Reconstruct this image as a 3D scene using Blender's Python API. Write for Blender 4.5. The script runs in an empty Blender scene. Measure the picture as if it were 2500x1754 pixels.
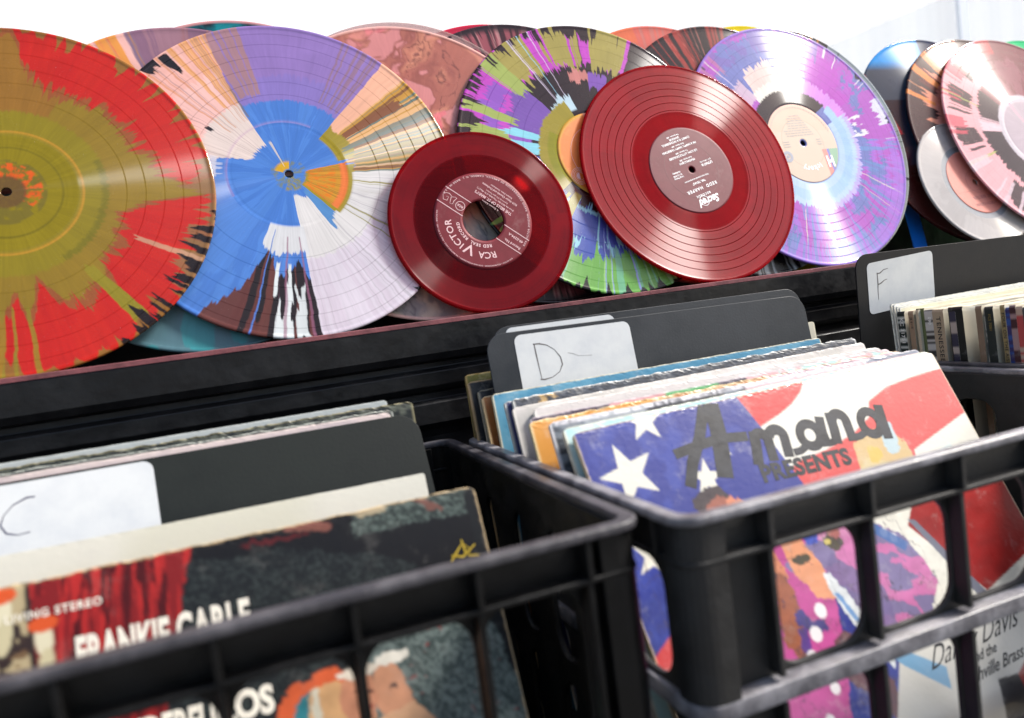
import bpy, math, random
import numpy as np
from mathutils import Matrix, Vector

# ------------------------------------------------------------------ camera, sky, sun, exposure
S = 0.001                                   # everything below is laid out in millimetres
scene = bpy.context.scene
COL = scene.collection
R = math.radians

def build_camera():
    yaw, pi, ro = .368, .078, -.129
    C = Vector((-178, -286, 106))
    fw = Vector((math.sin(yaw), math.cos(yaw), 0)); rt = Vector((math.cos(yaw), -math.sin(yaw), 0)); up = Vector((0, 0, 1))
    F = fw * math.cos(pi) - up * math.sin(pi); u2 = up * math.cos(pi) + fw * math.sin(pi)
    Rr = rt * math.cos(ro) + u2 * math.sin(ro); U = -rt * math.sin(ro) + u2 * math.cos(ro)
    cd = bpy.data.cameras.new('camera'); cam = bpy.data.objects.new('camera', cd); COL.objects.link(cam)
    m = Matrix((Rr, U, -F)).transposed().to_4x4(); m.translation = C * S
    cam.matrix_world = m
    cd.sensor_width = 36; cd.lens = 36 * 1900 / 2500
    cd.clip_start = .01; cd.clip_end = 200
    cd.dof.use_dof = True; cd.dof.focus_distance = .74; cd.dof.aperture_fstop = 5.4
    scene.camera = cam
build_camera()

world = bpy.data.worlds.new('World'); scene.world = world; world.use_nodes = True
wn = world.node_tree.nodes; wl = world.node_tree.links
SUN_EL, SUN_AZ = R(43), R(104)               # azimuth: direction the sun stands in (0 = +Y, clockwise)
sky = wn.new('ShaderNodeTexSky'); sky.sky_type = 'NISHITA'; sky.sun_disc = False
sky.sun_elevation = SUN_EL; sky.sun_rotation = SUN_AZ; sky.air_density = 1.0; sky.dust_density = 3.0; sky.ozone_density = .6
bg = wn['Background']; bg.inputs[1].default_value = .11
wl.new(sky.outputs[0], bg.inputs[0])
sd = bpy.data.lights.new('sun', 'SUN'); so = bpy.data.objects.new('sun', sd); COL.objects.link(so)
sd.energy = 3.2; sd.angle = R(9); sd.color = (1, .96, .9)
sdir = Vector((math.sin(SUN_AZ) * math.cos(SUN_EL), math.cos(SUN_AZ) * math.cos(SUN_EL), math.sin(SUN_EL)))
so.rotation_euler = sdir.to_track_quat('Z', 'Y').to_euler()
vs = scene.view_settings
vs.view_transform = 'Standard'; vs.look = 'None'; vs.gamma = 1; vs.use_curve_mapping = False
vs.exposure = 1.0

# ------------------------------------------------------------------ helpers
def lin(c):
    c = np.asarray(c, float) / 255.
    return np.where(c <= .04045, c / 12.92, ((c + .055) / 1.055) ** 2.4)

def tag(o, label=None, cat=None, group=None, kind=None):
    if label: o['label'] = label
    if cat: o['category'] = cat
    if group: o['group'] = group
    if kind: o['kind'] = kind
    return o

def link(name, data, mat=None, parent=None):
    o = bpy.data.objects.new(name, data); COL.objects.link(o)
    if mat is not None: data.materials.append(mat)
    if parent is not None: o.parent = parent
    return o

def empty(name, loc=(0, 0, 0), rz=0):
    o = bpy.data.objects.new(name, None); COL.objects.link(o); o.location = Vector(loc) * S; o.rotation_euler = (0, 0, rz)
    o.empty_display_size = .05
    return o

def mesh(name, V, F, mat=None, parent=None, smooth=False):
    me = bpy.data.meshes.new(name)
    me.from_pydata([tuple(x * S for x in v) for v in V], [], F)
    if smooth: me.polygons.foreach_set('use_smooth', [True] * len(me.polygons))
    me.update()
    return link(name, me, mat, parent)

class MB:
    def __init__(s): s.V = []; s.F = []
    def box(s, a, b):
        x0, y0, z0 = a; x1, y1, z1 = b; n = len(s.V)
        s.V += [(x0, y0, z0), (x1, y0, z0), (x1, y1, z0), (x0, y1, z0), (x0, y0, z1), (x1, y0, z1), (x1, y1, z1), (x0, y1, z1)]
        s.F += [tuple(n + i for i in f) for f in ((0, 3, 2, 1), (4, 5, 6, 7), (0, 1, 5, 4), (1, 2, 6, 5), (2, 3, 7, 6), (3, 0, 4, 7))]
    def prism(s, pts, f, t0, t1):           # pts 2-D outline, f(x, y, t) -> 3-D
        n = len(s.V); k = len(pts)
        s.V += [f(x, y, t0) for x, y in pts] + [f(x, y, t1) for x, y in pts]
        s.F += [tuple(range(n, n + k))[::-1], tuple(range(n + k, n + 2 * k))]
        s.F += [(n + i, n + (i + 1) % k, n + k + (i + 1) % k, n + k + i) for i in range(k)]
    def obj(s, name, mat, parent=None, bevel=0, seg=2):
        o = mesh(name, s.V, s.F, mat, parent)
        if bevel:
            m = o.modifiers.new('bevel', 'BEVEL'); m.width = bevel * S; m.segments = seg; m.limit_method = 'ANGLE'; m.angle_limit = R(40)
        return o

def rrect(x0, y0, x1, y1, r, n=6):
    P = []
    for cx, cy, a in ((x1 - r, y1 - r, 0), (x0 + r, y1 - r, 90), (x0 + r, y0 + r, 180), (x1 - r, y0 + r, 270)):
        for i in range(n + 1):
            t = R(a + 90 * i / n); P.append((cx + r * math.cos(t), cy + r * math.sin(t)))
    return P

def eval_mesh(o):
    dg = bpy.context.evaluated_depsgraph_get(); dg.update()
    me = bpy.data.meshes.new_from_object(o.evaluated_get(dg))
    cu = o.data; bpy.data.objects.remove(o); bpy.data.curves.remove(cu)
    return me

def panel(name, outer, holes, th, mat, parent, M, bev=.8):
    """flat plate with holes; local x,y outline, thickness along z; M places it"""
    cu = bpy.data.curves.new(name, 'CURVE'); cu.dimensions = '2D'; cu.fill_mode = 'BOTH'
    cu.extrude = (th / 2 - bev) * S; cu.bevel_depth = bev * S; cu.bevel_resolution = 1; cu.offset = -bev * S
    for P in [outer] + holes:
        sp = cu.splines.new('POLY'); sp.points.add(len(P) - 1); sp.use_cyclic_u = True
        for q, (x, y) in zip(sp.points, P): q.co = (x * S, y * S, 0, 1)
    o = bpy.data.objects.new(name, cu); COL.objects.link(o)
    me = eval_mesh(o); me.materials.clear()
    o = link(name, me, mat, parent)
    o.matrix_local = M
    return o

def frame(o, x, y, z):                      # matrix from an origin (mm) and three axes
    m = Matrix((x, y, z)).transposed().to_4x4(); m.translation = Vector(o) * S
    return m

def text(name, body, size, mat, parent, at=(0, 0), rot=0, align='CENTER', bold=0, shear=0, sx=1, bend=None, z=.12, th=.06, sp=1):
    """lettering as real, slightly raised geometry.  bend=(radius, +1 tops outward | -1 tops inward): text wraps an arc centred at angle rot"""
    cu = bpy.data.curves.new(name, 'FONT'); cu.body = body; cu.size = size * S; cu.align_x = align; cu.align_y = 'CENTER' if not bend else 'BOTTOM_BASELINE'
    cu.offset = bold * S; cu.shear = shear; cu.resolution_u = 3; cu.space_character = sp; cu.extrude = th * S / 2
    o = bpy.data.objects.new(name, cu); COL.objects.link(o)
    me = eval_mesh(o); me.materials.clear()
    n = len(me.vertices); co = np.empty(n * 3); me.vertices.foreach_get('co', co); co = co.reshape(-1, 3)
    co[:, 0] *= sx
    r = R(rot)
    if bend:
        rad, sg = bend; rad *= S
        if sg > 0: a = r - co[:, 0] / (rad + .3 * size * S); q = rad + co[:, 1]
        else: a = r + co[:, 0] / (rad - .3 * size * S); q = rad - co[:, 1]
        co[:, 0], co[:, 1] = q * np.cos(a), q * np.sin(a)
    else:
        x, y = co[:, 0].copy(), co[:, 1].copy()
        co[:, 0] = x * math.cos(r) - y * math.sin(r) + at[0] * S; co[:, 1] = x * math.sin(r) + y * math.cos(r) + at[1] * S
    co[:, 2] += z * S
    me.vertices.foreach_set('co', co.ravel()); me.update()
    return link(name, me, mat, parent)

def join_meshes(name, objs, mat, parent):
    V = []; F = []
    for o in objs:
        n = len(V); V += [v.co / S for v in o.data.vertices]; F += [tuple(n + i for i in p.vertices) for p in o.data.polygons]
        me = o.data; bpy.data.objects.remove(o); bpy.data.meshes.remove(me)
    return mesh(name, V, F, mat, parent)

def ribbon(name, lines, w, mat, parent, z=.1, th=.06):
    """pen strokes: flat ribbons following polylines"""
    b = MB()
    for P in lines:
        P = [Vector(p) for p in P]; L = []; Q = []
        for i, p in enumerate(P):
            d = (P[min(i + 1, len(P) - 1)] - P[max(i - 1, 0)]).normalized(); nn = Vector((-d.y, d.x)) * w / 2 * (.8 + .35 * math.sin(i * 1.7))
            L.append(p + nn); Q.append(p - nn)
        b.prism([tuple(q) for q in L + Q[::-1]], lambda x, y, t: (x, y, t), z, z + th)
    return b.obj(name, mat, parent)

# ------------------------------------------------------------------ numpy noise used for painted vinyl and printed sleeves
def hsh(i, j, seed):
    i = i.astype(np.int64); j = j.astype(np.int64)
    h = (i * 374761393 + j * 668265263 + seed * 1442695041) & 0xFFFFFFFF
    h = ((h ^ (h >> 13)) * 1274126177) & 0xFFFFFFFF
    return ((h ^ (h >> 16)) & 0xFFFF) / 65535.
def vn(x, y, seed=0):
    x = np.asarray(x, float); y = np.asarray(y, float) + 0 * x
    i = np.floor(x); j = np.floor(y); u = x - i; v = y - j; u = u * u * (3 - 2 * u); v = v * v * (3 - 2 * v)
    return (hsh(i, j, seed) * (1 - u) + hsh(i + 1, j, seed) * u) * (1 - v) + (hsh(i, j + 1, seed) * (1 - u) + hsh(i + 1, j + 1, seed) * u) * v
def fbm(x, y, seed=0, o=4):
    s = 0; a = .5
    for k in range(o): s = s + a * vn(x * 2 ** k, y * 2 ** k, seed + k * 7); a *= .5
    return s / (1 - .5 ** o)
def jag0(T0, n, seed, p=1.):
    T = np.mod(T0, 360) / 360 * n; i = np.floor(T); f = T - i
    a = hsh(np.mod(i, n), 0 * i, seed); b = hsh(np.mod(i + 1, n), 0 * i, seed)
    return (a * (1 - f) + b * f) ** p
def jag(T0, n, seed, p=1.):                  # spiky profile around the circle, 0..1
    v = jag0(T0, n, seed, p)
    if n < 240: v = .62 * v + .23 * jag0(T0, int(n * 3.1), seed + 101, p) + .15 * jag0(T0, min(700, int(n * 7.3)), seed + 202, p)
    return v
def jag3(T, seed): return .45 * jag(T, 70, seed) + .35 * jag(T, 190, seed + 1, 1.5) + .2 * jag(T, 420, seed + 2)
def put(c, m, col, k=1.):
    m = np.clip(m * 1., 0, 1) * k
    c[:] = c * (1 - m[:, None]) + lin(col) * m[:, None]
def adiff(T, a): return np.mod(T - a + 180, 360) - 180
def sec(T, a0, a1):                          # inside the sector going counter-clockwise a0 -> a1
    return np.mod(T - a0, 360) < np.mod(a1 - a0, 360)
def rays(T, seed, n, thr):                   # thin radial streaks
    return jag(T, n, seed) > thr

# ------------------------------------------------------------------ materials
def new_mat(name):
    m = bpy.data.materials.new(name); m.use_nodes = True
    return m, m.node_tree.nodes, m.node_tree.links, m.node_tree.nodes['Principled BSDF']

def plain(name, rgb, rough=.5, spec=.5, noise=0, scale=60, rgb2=None, bump=0, bscale=200, metallic=0, coat=0, raw=False):
    m, N, L, B = new_mat(name)
    c = (tuple(rgb) if raw else tuple(lin(rgb))) + (1,)
    B.inputs['Base Color'].default_value = c; B.inputs['Roughness'].default_value = rough
    B.inputs['Specular IOR Level'].default_value = spec; B.inputs['Metallic'].default_value = metallic
    B.inputs['Coat Weight'].default_value = coat; B.inputs['Coat Roughness'].default_value = .12
    tc = N.new('ShaderNodeTexCoord')
    if noise:
        t = N.new('ShaderNodeTexNoise'); t.inputs['Scale'].default_value = scale; t.inputs['Detail'].default_value = 6; t.inputs['Roughness'].default_value = .65
        L.new(tc.outputs['Object'], t.inputs['Vector'])
        r = N.new('ShaderNodeValToRGB'); r.color_ramp.elements[0].position = .42; r.color_ramp.elements[1].position = .42 + .5 * (1 - noise) + .05
        L.new(t.outputs[0], r.inputs[0]); mx = N.new('ShaderNodeMix'); mx.data_type = 'RGBA'
        mx.inputs[6].default_value = c; mx.inputs[7].default_value = ((tuple(rgb2) if raw else tuple(lin(rgb2))) + (1,)) if rgb2 is not None else c
        L.new(r.outputs[0], mx.inputs[0]); L.new(mx.outputs[2], B.inputs['Base Color'])
        mr = N.new('ShaderNodeMapRange'); mr.inputs['To Min'].default_value = rough; mr.inputs['To Max'].default_value = min(1, rough + .25)
        L.new(r.outputs[0], mr.inputs[0]); L.new(mr.outputs[0], B.inputs['Roughness'])
    if name.endswith('crate_plastic') or name.endswith('painted_wood') or 'rim' in name:
        sc_ = N.new('ShaderNodeTexNoise'); mp = N.new('ShaderNodeMapping'); mp.inputs['Scale'].default_value = (1, 7, 9); mp.inputs['Rotation'].default_value = (.3, .5, .7)
        L.new(tc.outputs['Object'], mp.inputs[0]); L.new(mp.outputs[0], sc_.inputs['Vector']); sc_.inputs['Scale'].default_value = 60; sc_.inputs['Detail'].default_value = 8; sc_.inputs['Roughness'].default_value = .7
        r3 = N.new('ShaderNodeValToRGB'); r3.color_ramp.elements[0].position = .66; r3.color_ramp.elements[1].position = .76; r3.color_ramp.elements[1].color = (.5, .5, .5, 1); L.new(sc_.outputs[0], r3.inputs[0])
        m3 = N.new('ShaderNodeMix'); m3.data_type = 'RGBA'; m3.inputs[7].default_value = tuple(min(1, x * 3 + .05) for x in c[:3]) + (1,)
        L.new(mx.outputs[2], m3.inputs[6]); L.new(r3.outputs[0], m3.inputs[0]); L.new(m3.outputs[2], B.inputs['Base Color'])
    if bump:
        t2 = N.new('ShaderNodeTexNoise'); t2.inputs['Scale'].default_value = bscale; t2.inputs['Detail'].default_value = 5
        L.new(tc.outputs['Object'], t2.inputs['Vector'])
        bp = N.new('ShaderNodeBump'); bp.inputs['Strength'].default_value = bump; bp.inputs['Distance'].default_value = .001
        L.new(t2.outputs[0], bp.inputs['Height']); L.new(bp.outputs[0], B.inputs['Normal'])
    return m

def vinyl_mat(name, transp=0., tint=(1, 0, 0), wax=.0, gloss=.32, rlo=.06, rhi=.30, coat=0., dust=.25, groove=.025):
    """painted or translucent vinyl: colour from the procedural colour layer; its alpha says grooved (1) or smooth (0)"""
    m, N, L, B = new_mat(name)
    at = N.new('ShaderNodeAttribute'); at.attribute_name = 'col'
    tc = N.new('ShaderNodeTexCoord'); nz = N.new('ShaderNodeTexNoise'); nz.inputs['Scale'].default_value = 900; nz.inputs['Detail'].default_value = 3
    L.new(tc.outputs['Object'], nz.inputs['Vector'])
    rp = N.new('ShaderNodeValToRGB'); rp.color_ramp.elements[0].position = .70; rp.color_ramp.elements[1].position = .78
    L.new(nz.outputs[0], rp.inputs[0])
    dm = N.new('ShaderNodeMath'); dm.operation = 'MULTIPLY'; dm.inputs[1].default_value = dust; L.new(rp.outputs[0], dm.inputs[0])
    mx = N.new('ShaderNodeMix'); mx.data_type = 'RGBA'; mx.inputs[7].default_value = (.7, .66, .66, 1)
    L.new(dm.outputs[0], mx.inputs[0]); L.new(at.outputs['Color'], mx.inputs[6]); L.new(mx.outputs[2], B.inputs['Base Color'])
    mr = N.new('ShaderNodeMapRange'); mr.inputs['To Min'].default_value = rlo; mr.inputs['To Max'].default_value = rhi
    L.new(at.outputs['Alpha'], mr.inputs[0])
    nz2 = N.new('ShaderNodeTexNoise'); nz2.inputs['Scale'].default_value = 25; nz2.inputs['Detail'].default_value = 5; L.new(tc.outputs['Object'], nz2.inputs['Vector'])
    ma = N.new('ShaderNodeMath'); ma.operation = 'MULTIPLY_ADD'; ma.inputs[1].default_value = .06; L.new(nz2.outputs[0], ma.inputs[0]); L.new(mr.outputs[0], ma.inputs[2])
    L.new(ma.outputs[0], B.inputs['Roughness'])
    an = N.new('ShaderNodeMath'); an.operation = 'MULTIPLY'; an.inputs[1].default_value = 1.0; L.new(at.outputs['Alpha'], an.inputs[0]); L.new(an.outputs[0], B.inputs['Anisotropic'])
    tg = N.new('ShaderNodeTangent'); tg.direction_type = 'RADIAL'; tg.axis = 'Z'; L.new(tg.outputs[0], B.inputs['Tangent']); B.inputs['Anisotropic Rotation'].default_value = .25
    B.inputs['Specular IOR Level'].default_value = gloss; B.inputs['Coat Weight'].default_value = coat; B.inputs['Coat Roughness'].default_value = .08
    gl = N.new('ShaderNodeBsdfAnisotropic'); gl.inputs['Roughness'].default_value = .27; gl.inputs['Anisotropy'].default_value = .82; L.new(tg.outputs[0], gl.inputs['Tangent'])
    fa = N.new('ShaderNodeMath'); fa.operation = 'MULTIPLY'; fa.inputs[1].default_value = groove; L.new(at.outputs['Alpha'], fa.inputs[0])
    mg = N.new('ShaderNodeMixShader'); L.new(fa.outputs[0], mg.inputs[0]); L.new(B.outputs[0], mg.inputs[1]); L.new(gl.outputs[0], mg.inputs[2]); L.new(mg.outputs[0], N['Material Output'].inputs[0]); B = mg
    if transp:
        out = N['Material Output']; tr = N.new('ShaderNodeBsdfTransparent'); tr.inputs[0].default_value = (*tint, 1); ms = N.new('ShaderNodeMixShader')
        mt = N.new('ShaderNodeMapRange'); mt.inputs['To Min'].default_value = wax or transp; mt.inputs['To Max'].default_value = transp
        L.new(at.outputs['Alpha'], mt.inputs[0]); L.new(mt.outputs[0], ms.inputs[0]); L.new(B.outputs[0], ms.inputs[1]); L.new(tr.outputs[0], ms.inputs[2]); L.new(ms.outputs[0], out.inputs[0])
    return m

def print_mat(name, rough=.38, spec=.45, coat=0., wear=.5, bump=.15):
    """printed cardboard: colour layer + scuffs"""
    m, N, L, B = new_mat(name)
    at = N.new('ShaderNodeAttribute'); at.attribute_name = 'col'; tc = N.new('ShaderNodeTexCoord')
    nz = N.new('ShaderNodeTexNoise'); nz.inputs['Scale'].default_value = 45; nz.inputs['Detail'].default_value = 9; nz.inputs['Roughness'].default_value = .72
    L.new(tc.outputs['Object'], nz.inputs['Vector'])
    rp = N.new('ShaderNodeValToRGB'); rp.color_ramp.elements[0].position = .55; rp.color_ramp.elements[1].position = .75
    L.new(nz.outputs[0], rp.inputs[0]); dm = N.new('ShaderNodeMath'); dm.operation = 'MULTIPLY'; dm.inputs[1].default_value = wear; L.new(rp.outputs[0], dm.inputs[0])
    mx = N.new('ShaderNodeMix'); mx.data_type = 'RGBA'; mx.inputs[7].default_value = (.5, .48, .44, 1)
    L.new(dm.outputs[0], mx.inputs[0]); L.new(at.outputs['Color'], mx.inputs[6]); L.new(mx.outputs[2], B.inputs['Base Color'])
    mr = N.new('ShaderNodeMapRange'); mr.inputs['To Min'].default_value = rough - .08; mr.inputs['To Max'].default_value = rough + .2; L.new(nz.outputs[0], mr.inputs[0]); L.new(mr.outputs[0], B.inputs['Roughness'])
    B.inputs['Specular IOR Level'].default_value = spec; B.inputs['Coat Weight'].default_value = coat; B.inputs['Coat Roughness'].default_value = .1
    n2 = N.new('ShaderNodeTexNoise'); n2.inputs['Scale'].default_value = 260; n2.inputs['Detail'].default_value = 4; L.new(tc.outputs['Object'], n2.inputs['Vector'])
    bp = N.new('ShaderNodeBump'); bp.inputs['Strength'].default_value = bump; bp.inputs['Distance'].default_value = .0006; L.new(n2.outputs[0], bp.inputs['Height']); L.new(bp.outputs[0], B.inputs['Normal'])
    return m

M = dict(
    crate=plain('black_crate_plastic', (.003, .003, .003), .38, .22, .5, 55, (.007, .0068, .007), .25, 350, raw=True),
    crate2=plain('dark_crate_plastic', (.014, .0135, .013), .5, .35, .5, 45, (.028, .027, .026), .25, 350, raw=True),
    rim=plain('worn_purple_rim', (.036, .034, .039), .36, .35, .5, 45, (.10, .095, .104), .35, 260, raw=True),
    rimgrey=plain('worn_grey_rim', (.10, .096, .106), .3, .5, .55, 38, (.34, .33, .35), .35, 260, raw=True),
    shelf=plain('black_painted_wood', (.006, .006, .007), .33, .35, .5, 30, (.014, .014, .015), .8, 60, raw=True),
    lip=plain('worn_pink_edge', (140, 84, 88), .5, .3, .35, 40, (74, 48, 52), .5, 150),
    divider=plain('slate_divider_plastic', (.011, .0145, .019), .45, .3, .5, 14, (.026, .031, .038), .1, 500, raw=True),
    dividerd=plain('black_divider_plastic', (.005, .0055, .007), .48, .25, .5, 14, (.009, .0095, .011), .1, 500, raw=True),
    dividerc=plain('green_black_divider_plastic', (.007, .0095, .009), .55, .2, .5, 14, (.014, .018, .017), .1, 500, raw=True),
    sticker=plain('white_sticker_paper', (196, 199, 200), .5, .3, .5, 40, (184, 188, 192), .05, 300),
    pencil=plain('pencil_mark', (95, 92, 92), .6, .3), pen=plain('faint_pen_mark', (150, 150, 150), .6, .3), biro=plain('blue_black_ink', (70, 68, 90), .6, .3),
    black=plain('black_print', (30, 30, 32), .4, .4, .5, 80, (52, 54, 60), .1, 300),
    ink=plain('dark_ink', (40, 36, 38), .5, .3), red=plain('red_ink', (170, 45, 45), .5, .3),
    cream=plain('cream_print', (226, 220, 205), .5, .3, .5, 120, (195, 188, 175)),
    rose=plain('pale_rose_print', (226, 190, 190), .5, .3), white=plain('white_print', (240, 236, 236), .5, .3),
    maroonlabel=plain('maroon_label_paper', (122, 32, 44), .34, .5, .5, 60, (132, 42, 54), .05, 400),
    sacred=plain('wine_label_paper', (118, 38, 50), .42, .4, .5, 90, (128, 46, 58), .05, 400),
    greytext=plain('grey_print', (165, 158, 160), .5, .3), blueprint=plain('grey_blue_print', (150, 152, 165), .5, .3), whiteink=plain('white_ink', (235, 232, 226), .5, .3),
    gold=plain('gold_print', (170, 145, 40), .5, .3), dblue=plain('blue_print', (40, 80, 150), .5, .3), olive=plain('olive_tan_print', (120, 100, 50), .5, .3),
    tab=plain('bright_blue_plastic', (20, 120, 225), .3, .5), floor=plain('grey_ground', (.16, .155, .15), .8, .3, .5, 3, (.22, .21, .2), .3, 40, raw=True),
)
M['vinyl'] = vinyl_mat('painted_vinyl'); M['vinyl_glossy'] = vinyl_mat('glossy_painted_vinyl', rlo=.05, rhi=.24, gloss=.3, groove=.022)
M['red45'] = vinyl_mat('translucent_red_vinyl', .2, (1, .02, .03), .42, .14, .04, .20, dust=.05, groove=.022)
M['red10'] = vinyl_mat('translucent_ruby_vinyl', .14, (1, .03, .05), .38, .10, .04, .30, dust=.04, groove=.05)
M['clearv'] = vinyl_mat('clear_tinted_vinyl', .45, (.85, .72, .72), .6, .5, .06, .25)
M['yellowv'] = vinyl_mat('translucent_yellow_vinyl', .5, (1, .9, .05), .6); M['greenv'] = vinyl_mat('translucent_green_vinyl', .55, (.05, .95, .55), .6)
M['bluev'] = vinyl_mat('translucent_dark_vinyl', .12, (.1, .5, .8), .2, .1, .05, .25, groove=.004); M['silverv'] = vinyl_mat('milky_clear_vinyl', .22, (.8, .8, .78), .3, .6, .08, .28, .3)
M['print'] = print_mat('printed_card', wear=.4); M['gloss'] = print_mat('glossy_printed_card', .26, .55, .25, .35, .25)
M['dullprint'] = print_mat('matt_printed_card', .6, .3, 0, .6); M['dark'] = print_mat('dark_printed_card', .4, .22, 0, .12, .15); M['labelp'] = print_mat('printed_label', .5, .35, 0, .15, .03)

# ------------------------------------------------------------------ records
def set_col(me, rgba, name='col'):
    a = me.color_attributes.new(name, 'FLOAT_COLOR', 'POINT'); a.data.foreach_set('color', np.ascontiguousarray(rgba, dtype=np.float32).ravel())

def polar_mesh(name, prof, nt, paint, mat, parent=None, close=True):
    """lathe: prof rows (r, z); paint(r, theta_deg) -> rgba"""
    prof = np.array(prof, float); nr = len(prof); th = np.arange(nt) / nt * 2 * np.pi
    Rr = np.repeat(prof[:, 0], nt); Z = np.repeat(prof[:, 1], nt); T = np.tile(th, nr)
    co = np.stack([Rr * np.cos(T), Rr * np.sin(T), Z], 1) * S
    nl = nr if close else nr - 1
    i = np.arange(nl)[:, None]; j = np.arange(nt)[None, :]; i2 = (i + 1) % nr; j2 = (j + 1) % nt
    F = np.stack([i * nt + j, i2 * nt + j, i2 * nt + j2, i * nt + j2], -1).reshape(-1)
    me = bpy.data.meshes.new(name); me.vertices.add(len(co)); me.vertices.foreach_set('co', co.ravel())
    n = nl * nt; me.loops.add(n * 4); me.loops.foreach_set('vertex_index', F.astype(np.int32)); me.polygons.add(n)
    me.polygons.foreach_set('loop_start', np.arange(n, dtype=np.int32) * 4); me.polygons.foreach_set('loop_total', np.full(n, 4, np.int32))
    me.update(calc_edges=True); me.polygons.foreach_set('use_smooth', [True] * n)
    rgba = paint(Rr, np.mod(np.degrees(T), 360)); set_col(me, rgba)
    return link(name, me, mat, parent)

def basis(t, a):
    n = Vector((math.sin(a) * math.cos(t), -math.cos(a) * math.cos(t), math.sin(t))); u = Vector((math.cos(a), math.sin(a), 0)); v = n.cross(u)
    return u, v, n

def record(rad, c, t, a, paint, mat, label, gaps=(), lab_r=50, hole=3.7, nt=720, nr=70, th=1.7, wax=9, group=None, needle=9):
    pr = [(hole, -th), (hole, -.25), (hole + .3, 0)]
    rs = list(np.linspace(hole + .6, rad - 4.2, nr)) + [g + d for g in gaps for d in (-.6, -.25, .25, .6)]
    rs = sorted(rs)
    for r in rs:
        z = 0 if r < lab_r + wax - 2 else .10
        if abs(r - lab_r) < 1.2 and r > lab_r: z = -.15
        pr.append((r, z))
    pr += [(rad - 3.6, .25), (rad - 2.6, .55), (rad - 1.4, .60), (rad - .5, .35), (rad, -.2), (rad, -th + .2), (rad - .5, -th - .3), (rad - 3, -th - .3), (rad - 4.5, -th)]
    def P(Rr, T):
        c3 = 0; dt = 360 / nt
        nd = needle * ((jag0(T, 560, 301, 2.2) - .3) + .6 * (jag0(T, 250, 302, 3) - .25)) * np.clip((Rr - 56) / 50, 0, 1) if needle else 0
        edge_k = np.clip((rad - 1 - Rr) / 8, 0, 1)           # no feathering right at the rim
        T = np.mod(T + (1.1 * (fbm(Rr * .12, T * .05, 303, 3) - .5) if needle else 0), 360)
        for k in range(4): c3 = c3 + paint(Rr + nd * edge_k + (-.45, .15, .45, -.15)[k], np.mod(T + (-.35, .35, -.1, .1)[k] * dt, 360)) / 4
        c3 = c3 * .78 * (.84 + .18 * fbm(T * 1.3, Rr * .05, 77) + .16 * fbm(Rr * .05 + 3 * fbm(T * .08, Rr * .02, 79), T * .1, 78))[:, None]; al = np.ones(len(Rr))
        if needle:
            for g in gaps: c3 = np.where((np.abs(Rr - g) < .45)[:, None], c3 * .80, c3)
        al[Rr < lab_r + wax] = .12; al[Rr > rad - 3.4] = 0.
        for g in gaps: al[np.abs(Rr - g) < .4] = 0.
        return np.concatenate([np.clip(c3, 0, 1), al[:, None]], 1)
    o = polar_mesh('vinyl_record', pr, nt, P, mat)
    u, v, n = basis(t, a); o.matrix_world = frame(c, u, v, n)
    tag(o, label, 'record', group or 'vinyl records leaning along the shelf')
    return o

def label_disc(parent, r, hole, paint, mat, nt=200, nr=50, z=.14):
    rs = np.linspace(hole + .1, r, nr)
    pr = [(hole, z - .4)] + [(x, z) for x in rs] + [(r, z - .4)]
    return polar_mesh('label', pr, nt, lambda a, b: np.concatenate([np.clip(paint(a, b) * .8, 0, 1), np.ones((len(a), 1))], 1), mat, parent)

def base(Rr, col): return np.tile(lin(col), (len(Rr), 1)).astype(float)
def rings(c, Rr, gs, col, w=.45, k=.6):
    if col != (60, 2, 10) and w < .7: return           # track rings of the painted discs are drawn cleanly in record()
    for g in gs: put(c, np.abs(Rr - g) < w, col, k)

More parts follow.
